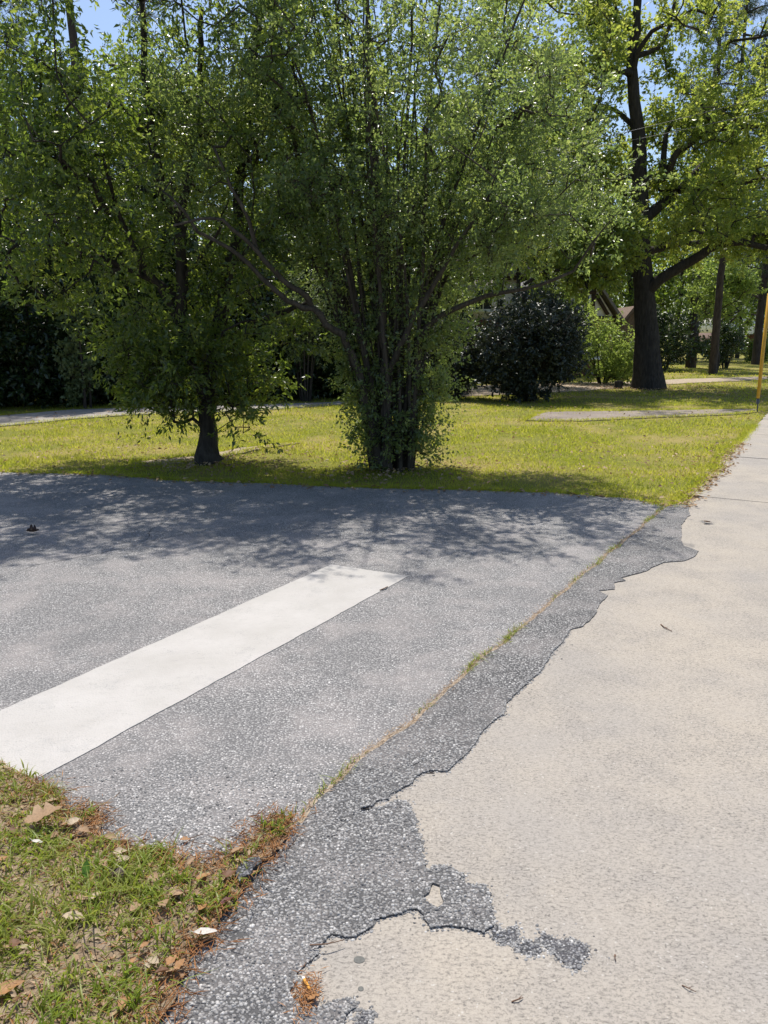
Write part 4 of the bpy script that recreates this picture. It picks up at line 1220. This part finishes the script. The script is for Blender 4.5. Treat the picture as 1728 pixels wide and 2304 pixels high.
def verge_z(P):
    ed = np.array(verge_edge)
    dd = np.concatenate([np.min(np.linalg.norm(P[i:i + 2000, None, :] - ed[None, ::3, :], axis=2), axis=1) for i in range(0, len(P), 2000)])
    z = np.array([0.012 * noise.noise(Vector((x * 9, y * 9, 0))) + 0.006 * noise.noise(Vector((x * 30, y * 30, 4))) for x, y in P])
    return 0.017 + np.clip(dd / 0.25, 0, 1) * 0.02 + z * np.clip(dd / 0.05, 0.15, 1)
def verge_cover():
    rng = np.random.default_rng(99)
    ed = np.array(verge_edge)
    def inpts(n, x0=-1.9, x1=0.05, y0=1.0, y1=3.2):
        P = np.column_stack([rng.uniform(x0, x1, n), rng.uniform(y0, y1, n)])
        return P[inside(P, verge_poly)]
    def edge_d(P):
        return np.min(np.linalg.norm(P[:, None, :] - ed[None, ::5, :], axis=2), axis=1)
    # tufts
    a = Acc()
    T = inpts(4800)
    d = edge_d(T)
    grow = np.array([noise.noise(Vector((x * 3.2, y * 3.2, 9))) for x, y in T])
    keep = rng.random(len(T)) < np.clip(0.24 + 0.9 * d + 1.1 * grow - 0.22 * (T[:, 1] < 1.75), 0.04, 0.95)
    T = T[keep]; d = d[keep]
    tz = verge_z(T) - 0.004
    for k in range(len(T)):
        m = int(6 + 12 * rng.random())
        P = T[k] + rng.normal(scale=0.016, size=(m, 2))
        sz = 0.022 + 0.055 * rng.random() ** 1.3 * min(1, 0.4 + 2 * d[k])
        blades(a, P, sz * (0.5 + 0.7 * rng.random(m)), np.full(m, 0.0052) * (0.7 + 0.7 * rng.random(m)), rng, 0.55, 3, np.full(m, float(tz[k])))
    P = inpts(20000)
    g2 = np.array([noise.noise(Vector((x * 5, y * 5, 3))) for x, y in P])
    P = P[(rng.random(len(P)) < 0.5 + g2) & (edge_d(P) > 0.03)]
    n = len(P)
    blades(a, P, 0.012 + 0.03 * rng.random(n), np.full(n, 0.0038), rng, 0.9, 3, verge_z(P) - 0.003)
    a.obj('verge_grass', M['tuft'], kind='stuff', label='sparse green grass tufts on the bare verge at lower left', cat='grass')
    # pine straw and bits
    a = Acc()
    P = inpts(15000)
    dd = edge_d(P)
    P = P[rng.random(len(P)) < np.clip(1.15 - dd * 3.0, 0.3, 1)]
    pk = np.column_stack([rng.normal(G(690, 2240)[0], 0.018, 260), rng.normal(G(690, 2240)[1], 0.035, 260)])
    pe = np.repeat(ed[(ed[:, 0] > -1.3)], 16, 0); pe = pe + rng.normal(scale=0.028, size=pe.shape) + np.array((-0.012, -0.012))
    P = np.concatenate([P, pk, pe])
    n = len(P)
    an = rng.random(n) * 6.28
    A = np.stack([np.cos(an), np.sin(an), rng.normal(size=n) * 0.18], -1)
    zz = verge_z(P) + 0.002 + 0.008 * rng.random(n)
    zz[-len(pe):] = 0.020 + 0.016 * rng.random(len(pe))
    zz[-len(pe) - len(pk):-len(pe)] = 0.004 + 0.014 * rng.random(len(pk))
    Ls = 0.02 + 0.05 * rng.random(n)
    Ls[-len(pe) - len(pk):-len(pe)] *= 0.5
    leaves(a, np.column_stack([P, zz]), A, Ls, np.full(n, 0.0027), 2.0, 0.06, rng)
    a.obj('pine_straw', M['straw'], kind='stuff', label='reddish brown pine straw along the verge edge', cat='pine straw')
    a = Acc()
    P = inpts(17000)
    n = len(P)
    an = rng.random(n) * 6.28
    A = np.stack([np.cos(an), np.sin(an), rng.normal(size=n) * 0.4], -1)
    s = 0.008 + 0.022 * rng.random(n) ** 2
    leaves(a, np.column_stack([P, verge_z(P) + 0.001 + 0.007 * rng.random(n)]), A, s, s * 0.6, 1.5, 0.3, rng)
    a.obj('leaf_crumbs', M['litter'], kind='stuff', label='crumbled bits of dead leaf over the verge soil', cat='leaf bits')
    # weeds in the joint
    a = Acc()
    cr = np.array(crack)
    tt = np.linspace(0, 1, len(cr))
    w = np.array([noise.noise(Vector((t * 14, 3, 0))) for t in tt])
    q = np.repeat(cr, 34, 0); ww = np.repeat(w, 34)
    ok = rng.random(len(q)) < np.clip(0.02 + 1.1 * ww, 0.005, 0.5)
    q = q[ok] + rng.normal(scale=0.012, size=(ok.sum(), 2))
    n = len(q)
    blades(a, q, 0.008 + 0.02 * rng.random(n), np.full(n, 0.0045), rng, 0.9, 3, np.full(n, 0.003))
    a.obj('joint_weeds', M['tuft'], kind='stuff', label='thin line of weeds growing in the asphalt joint', cat='weeds')
    a = Acc()
    q = np.repeat(cr, 9, 0); q = q + rng.normal(scale=0.010, size=q.shape)
    n = len(q); an = rng.normal(size=n) * 0.5 + 1.03
    A = np.stack([np.cos(an), np.sin(an), rng.normal(size=n) * 0.1], -1)
    leaves(a, np.column_stack([q, 0.006 + 0.012 * rng.random(n)]), A, 0.015 + 0.03 * rng.random(n), np.full(n, 0.0025), 2.0, 0.06, rng)
    a.obj('joint_straw', M['litter'], kind='stuff', label='dry straw lying along the asphalt joint', cat='straw')
verge_cover()

def chippings():
    """real stones bedded in the nearest asphalt"""
    rng = np.random.default_rng(123)
    pitch = 0.0090
    xs = np.arange(-1.5, 1.2, pitch); ys = np.arange(1.2, 3.15, pitch)
    X, Y = np.meshgrid(xs, ys)
    P = np.stack([X.ravel(), Y.ravel()], -1)
    P = P + rng.uniform(-0.42, 0.42, P.shape) * pitch
    P = P[np.abs(P[:, 0]) < 0.52 * P[:, 1] + 0.25]
    bp = np.array(bar_poly)
    inap = inside(P, apron_poly) & ~inside(P, hole)
    inpa = np.zeros(len(P), bool)
    for b in patches:
        inpa |= inside(P, b)
    inrd = inside(P, road_in) & ~inside(P, bar_poly) & (P[:, 1] < 2.75)
    ver = inside(P, verge_poly)
    z = np.where(inap, 0.005, np.where(inpa, 0.0008, 0.0))
    for c_ in cracks:
        inap &= ~inside(P, c_)
    keep = (inap | inpa | (inrd & (rng.random(len(P)) < 0.55))) & ~ver
    keep &= rng.random(len(P)) < np.where(P[:, 1] < 2.5, 0.68, np.clip(0.68 - (P[:, 1] - 2.5) * 1.0, 0, 1))
    P = P[keep]; z = z[keep]
    # stones that have crumbled off the edge
    lo_e = np.array(rag); lo_e = lo_e[(lo_e[:, 1] < 4.2)]
    for b in patches:
        lo_e = np.concatenate([lo_e, np.array(b)])
    Q = lo_e[rng.integers(0, len(lo_e), 3600)]
    Q = Q + rng.normal(size=Q.shape) * (0.003 + 0.010 * rng.random((len(Q), 1)) ** 2)
    far_ = lo_e[rng.integers(0, len(lo_e), 110)]
    Q = np.concatenate([Q, far_ + rng.normal(scale=0.05, size=far_.shape)])
    Q = Q[~inside(Q, verge_poly)]
    P = np.concatenate([P, Q]); z = np.concatenate([z, np.where(inside(Q, apron_poly), 0.005, -0.002)])
    n = len(P)
    s = pitch * (0.24 + 0.46 * rng.random(n) ** 1.5)
    th0 = rng.random(n) * 6.28
    ang = th0[:, None] + np.arange(5)[None, :] * 2 * math.pi / 5 + rng.normal(scale=0.22, size=(n, 5))
    rr = s[:, None] * (1 + 0.22 * rng.normal(size=(n, 5)))
    el = 0.75 + 0.25 * rng.random(n)
    lo = np.stack([P[:, :1] + np.cos(ang) * rr, P[:, 1:] + np.sin(ang) * rr * el[:, None], np.repeat((z - 0.001)[:, None], 5, 1)], -1)
    hh = s * (0.28 + 0.45 * rng.random(n))
    tl = rng.normal(scale=0.22, size=(n, 2))
    top = lo.copy()
    top[..., 0] = P[:, :1] + np.cos(ang) * rr * 0.72
    top[..., 1] = P[:, 1:] + np.sin(ang) * rr * el[:, None] * 0.72
    top[..., 2] = (z + hh)[:, None] + (np.cos(ang) * tl[:, :1] + np.sin(ang) * tl[:, 1:]) * rr * 0.6
    v = np.concatenate([lo, top], 1).reshape(-1, 3)
    i = np.arange(n)[:, None] * 10
    fs = []
    for k in range(5):
        m = (k + 1) % 5
        fs += [i + np.array((k, m, 5 + m)), i + np.array((k, 5 + m, 5 + k))]
    fs += [i + np.array((5, 6, 7)), i + np.array((5, 7, 8)), i + np.array((5, 8, 9))]
    a = Acc(); a.add(v, np.concatenate(fs))
    a.obj('asphalt_chippings', M['stone'], kind='stuff', label='coarse grey stone chippings of the worn asphalt nearest the camera', cat='stone chippings')
chippings()

# ------------------------------------------------------------------ fallen leaves, twigs and rubbish one can count
leafcol = {
    'tan': (0.36, 0.235, 0.135), 'pale': (0.62, 0.58, 0.52), 'orange': (0.38, 0.20, 0.085), 'brown': (0.17, 0.085, 0.045),
    'dark': (0.05, 0.03, 0.022), 'red': (0.13, 0.045, 0.045), 'cream': (0.48, 0.38, 0.26), 'green': (0.12, 0.24, 0.03)}
def dleaf(name, col):
    m = Mat(name)
    n_ = m.noise(m.coord(), 120.0, 4)
    c = m.mix(m.ramp(n_, [(0.35, 0.0), (0.7, 0.8)]), col, tuple(x * 0.62 for x in col))
    m.fin(c, 0.6, 0.3)
    tn = m.n('BsdfTranslucent'); tn.inputs[0].default_value = (*[min(1, x * 1.3) for x in col], 1)
    mx = m.n('MixShader'); mx.inputs[0].default_value = 0.18
    m.l(m.p.outputs[0], mx.inputs[1]); m.l(tn.outputs[0], mx.inputs[2]); m.l(mx.outputs[0], m.out.inputs[0])
    return m.m
LM = {k: dleaf('leaf_' + k, v) for k, v in leafcol.items()}
def leaf_obj(x, y, z, ln, wd, rz, col, label, curl=0.25, lobed=False, group=None, tilt=0.15, name='dead_leaf', cat='leaf', seed=0):
    rng = np.random.default_rng(seed + 1000)
    n = 11
    t = np.linspace(0, 1, n)
    hw = 0.5 * wd * np.sin(math.pi * np.clip(t, 0.02, 0.985) ** 0.85)
    if lobed:
        hw = hw * (1 + 0.42 * np.sin(t * math.pi * 7.0))
    hw = hw * (1 + 0.07 * rng.normal(size=n))
    c1, c2 = curl * (0.6 + 0.8 * rng.random()), curl * (0.6 + 0.8 * rng.random())
    tw = rng.normal() * 0.5 * curl
    a = Acc()
    mid = np.stack([(t - 0.5) * ln, 0.06 * ln * np.sin(t * 3), 0.15 * c1 * ln * (4 * (t - 0.5) ** 2)], -1)
    lf = mid + np.stack([np.zeros(n), hw, hw * c2 + tw * hw * t + 0.04 * wd * rng.normal(size=n)], -1)
    rt = mid + np.stack([np.zeros(n), -hw, hw * c2 - tw * hw * t + 0.04 * wd * rng.normal(size=n)], -1)
    v = np.concatenate([mid, lf, rt])
    i = np.arange(n - 1)
    a.add(v, np.concatenate([np.stack([i, i + 1, n + i + 1, n + i], -1), np.stack([i + 1, i, 2 * n + i, 2 * n + i + 1], -1)]))
    # stalk
    tube(a, [mid[0] + (0.004, 0, 0), mid[0] + (-ln * 0.12, ln * 0.03, 0.004), mid[0] + (-ln * 0.22, ln * 0.02, 0.002)], [0.0009, 0.0008, 0.0006], 4)
    me = a.mesh(name, LM[col], False)
    o = bpy.data.objects.new(name, me)
    o.location = (x, y, z + 0.15 * wd * abs(tilt))
    o.rotation_euler = (tilt * rng.normal(), tilt * rng.normal(), rz)
    return put(o, label=label, cat=cat, group=group)
def ppm(px, py):
    x, y = G(px, py)
    return FPX / math.hypot(math.hypot(x, y), CAMH)
GL = 'dead leaves lying on the near verge'
named = [
    (105, 1877, 74, 0.62, 0.5, 'tan', 'largest lobed tan dead leaf, propped on grass near the end of the white bar', True, 0.35),
    (464, 2127, 44, 0.42, 0.2, 'pale', 'whitish dead leaf at the verge edge beside the broken asphalt', False, 0.3),
    (512, 2053, 34, 0.4, 0.7, 'red', 'dark red narrow dead leaf on the edge of the broken asphalt', False, 0.5),
    (368, 2069, 28, 0.6, -0.9, 'tan', 'tan dead leaf with a pointed end in the middle of the verge', False, 0.3),
    (404, 2045, 44, 0.35, 0.5, 'tan', 'long narrow tan dead leaf just above the pointed one', False, 0.3),
    (458, 2069, 30, 0.5, 1.3, 'orange', 'upright orange-brown dead leaf near the dark red one', False, 0.4),
    (169, 2103, 46, 0.38, -0.2, 'cream', 'long cream dead leaf lying level among left verge grass', False, 0.3),
    (307, 2079, 24, 0.8, 0.3, 'tan', 'roundish tan dead leaf left of the pointed one', False, 0.3),
    (222, 2057, 24, 0.6, 0.6, 'cream', 'small cream dead leaf beside a grass tuft, above the long cream one', False, 0.4),
    (461, 2000, 38, 0.4, 0.8, 'orange', 'orange dead leaf leaning at the upper tip of the verge', False, 0.4),
    (516, 1992, 34, 0.5, 0.6, 'brown', 'brown folded dead leaf against the small broken asphalt lump', False, 0.6),
    (389, 2190, 30, 0.5, 1.3, 'orange', 'left of two orange leaves lying side by side low on the verge', False, 0.3),
    (407, 2199, 28, 0.55, 1.1, 'orange', 'right of two orange leaves lying side by side low on the verge', False, 0.3),
    (368, 2219, 32, 0.4, 0.1, 'brown', 'curled brown dead leaf under the two side-by-side orange leaves', False, 0.6),
    (265, 2006, 36, 0.7, -0.6, 'dark', 'almost black curled dead leaf in the middle of the verge', False, 0.7),
    (27, 2262, 50, 0.45, 0.7, 'orange', 'large reddish dead leaf in the bottom left corner', False, 0.3),
    (169, 1874, 28, 0.5, 1.0, 'cream', 'cream dead leaf right of the largest lobed leaf', False, 0.3),
    (190, 1893, 32, 0.4, -0.5, 'tan', 'tan curled dead leaf between the largest leaf and the asphalt', False, 0.5),
    (87, 1928, 22, 0.4, 0.0, 'pale', 'pale narrow leaf scrap below the largest lobed leaf', False, 0.3),
    (283, 1966, 26, 0.4, 0.3, 'cream', 'cream narrow dead leaf under the straw edge of the verge', False, 0.3),
    (704, 2252, 28, 0.8, 1.2, 'orange', 'tan-orange dead leaf lying beside the cigarette butt', False, 0.2),
    (417, 1896, 20, 0.5, 0.3, 'orange', 'small orange leaf scrap alone on the grey asphalt', True, 0.4),
    (75, 1201, 24, 0.7, 0.2, 'dark', 'dark curled clump of dead leaf in the tree shadow on the road', True, 0.9),
    (1592, 1178, 20, 0.5, 0.2, 'brown', 'small brown curled leaf on the sidewalk past the slab joint', False, 0.5),
]
for i, (px, py, s, asp, rz, col, lb, lob, curl) in enumerate(named):
    x, y = G(px, py)
    ln = s / ppm(px, py) * (0.95 if px == 105 else 1.0)
    on_verge = bool(inside(np.array([[x, y]]), verge_poly)[0])
    z = (float(verge_z(np.array([[x, y]]))[0]) + 0.020) if on_verge else 0.011
    if px == 105: z += 0.03
    if px == 75 or px == 1592 : z = 0.012
    if px == 704 : z = 0.014
    leaf_obj(x, y, z, ln, ln * asp * 1.15, rz, col, lb, curl, lob, group=GL if on_verge else None, seed=i)
rng = np.random.default_rng(55)
k = 0
stray = []
while k < 34:
    px, py = rng.uniform(0, 560), rng.uniform(1790, 2304)
    x, y = G(px, py)
    if not inside(np.array([[x, y]]), verge_poly)[0]:
        continue
    ln = rng.uniform(16, 32) / ppm(px, py)
    colr = ['tan', 'cream', 'brown', 'orange', 'tan'][k % 5]
    zone = ('upper' if py < 1960 else 'middle' if py < 2130 else 'lowest') + (' left' if px < 190 else ' right' if px > 340 else '')
    o_ = leaf_obj(x, y, float(verge_z(np.array([[x, y]]))[0]) + 0.018, ln, ln * rng.uniform(0.35, 0.65), rng.uniform(-1.5, 1.5), colr,
             'small curled ' + colr + ' dead leaf in the ' + zone + ' part of the verge', 0.4, False, group=GL, seed=200 + k)
    stray.append((px, o_))
    k += 1
for lb in {o['label'] for _, o in stray}:
    same = sorted([(p, o.name) for p, o in stray if o['label'] == lb])
    if len(same) > 1:
        for w, (_, nm) in zip((', leftmost', ', second from left', ', third from left', ', fourth from left', ', fifth from left', ', sixth from left'), same):
            bpy.data.objects[nm]['label'] = lb + w
x, y = G(199, 1996)
g = leaf_obj(x, y, 0.065, 0.055, 0.026, 1.75, 'green', 'single broad bright green weed leaf standing up in the verge', 0.25, False, name='weed_leaf', tilt=0.0, seed=77)
g.rotation_euler = (0.5, -0.9, 1.75)
M['twig'] = plain('dry_twig', (0.15, 0.09, 0.06), 0.85, 0.2, 0.3, 60)
def twig(p, q, r, z, label, sag=0.004):
    a_ = np.array((*G(*p), z)); b_ = np.array((*G(*q), z + 0.002))
    m_ = (a_ + b_) / 2 + np.array((0.1 * (b_ - a_)[1], -0.1 * (b_ - a_)[0], sag))
    a = Acc()
    tube(a, smooth_line([a_ - a_, m_ - a_, b_ - a_], 0.01), np.linspace(r, r * 0.5, len(smooth_line([a_ - a_, m_ - a_, b_ - a_], 0.01))), 5)
    t = m_ - a_
    tube(a, [t, t + (b_ - a_) * 0.18 + np.array((0.006, 0.008, 0.002))], [r * 0.6, r * 0.3], 4)
    o = a.obj('twig', M['twig'], label=label, cat='twig', group='twigs on the pavement')
    o.location = tuple(a_)
twig((697, 2138), (776, 2127), 0.0022, 0.017, 'long thin twig reaching from the broken asphalt onto the concrete')
twig((1151, 2254), (1177, 2246), 0.0022, 0.0, 'short curved twig on the concrete near the bottom edge')
twig((1384, 2148), (1386, 2165), 0.002, 0.0, 'tiny twig on the concrete right of the last asphalt patch')
twig((1535, 2217), (1566, 2233), 0.0018, 0.0, 'thin pale twig on the concrete toward the lower right corner')
twig((1487, 1405), (1512, 1421), 0.004, 0.0, 'slanting twig on the middle of the sunny concrete')
twig((229, 1834), (276, 1858), 0.0018, 0.005, 'bent twig on the asphalt beside the verge corner')
twig((425, 1890), (460, 1880), 0.0016, 0.005, 'short twig on the asphalt beside the orange leaf scrap')
twig((855, 1330), (872, 1322), 0.005, 0.006, 'dark twig scrap at the edge of the white bar')
M['cig_white'] = plain('cigarette_paper', (0.78, 0.77, 0.75), 0.8, 0.2, 0.04, 40)
M['cig_orange'] = plain('filter_paper', (0.62, 0.30, 0.055), 0.75, 0.2, 0.2, 300)
def butt():
    p0 = np.array((*G(682, 2208), 0.012)); p1 = np.array((*G(697, 2236), 0.012))
    d = p1 - p0; Ld = np.linalg.norm(d); d /= Ld
    r = empty('cigarette_butt', tuple(p0), label='orange and white cigarette butt lying in the broken asphalt corner', cat='cigarette butt')
    def ring(a, s0, s1, rad):
        s = np.linspace(s0, s1, 5)
        tube(a, [d * t for t in s], [rad * (1 - 0.06 * (i % 2)) for i in range(5)], 10)
        tube(a, [d * (s0 + 0.0004), d * s0], [rad, rad * 0.2], 10)
    a = Acc(); ring(a, 0.0, 0.0072, 0.0043); a.obj('paper', M['cig_white'], True, parent=r)
    a = Acc(); ring(a, 0.0073, Ld, 0.0045); a.obj('filter', M['cig_orange'], True, parent=r)
butt()
M['gum'] = plain('old_gum', (0.11, 0.11, 0.10), 0.7, 0.3, 0.2, 90)
for px, py, rad, lb in ((807, 2158, 0.016, 'flattened black gum spot on the concrete near the cigarette butt'), (812, 2224, 0.007, 'small ragged black spot on the concrete below the gum spot')):
    x, y = G(px, py)
    pts = ragged([(x + rad * math.cos(t), y + 0.85 * rad * math.sin(t)) for t in np.linspace(0, 2 * math.pi, 14, endpoint=False)], 0.004, 0.009, px, True)
    slab('gum_spot', pts, -0.0008, 0.004, M['gum'], label=lb, cat='gum', group='spots on the concrete')
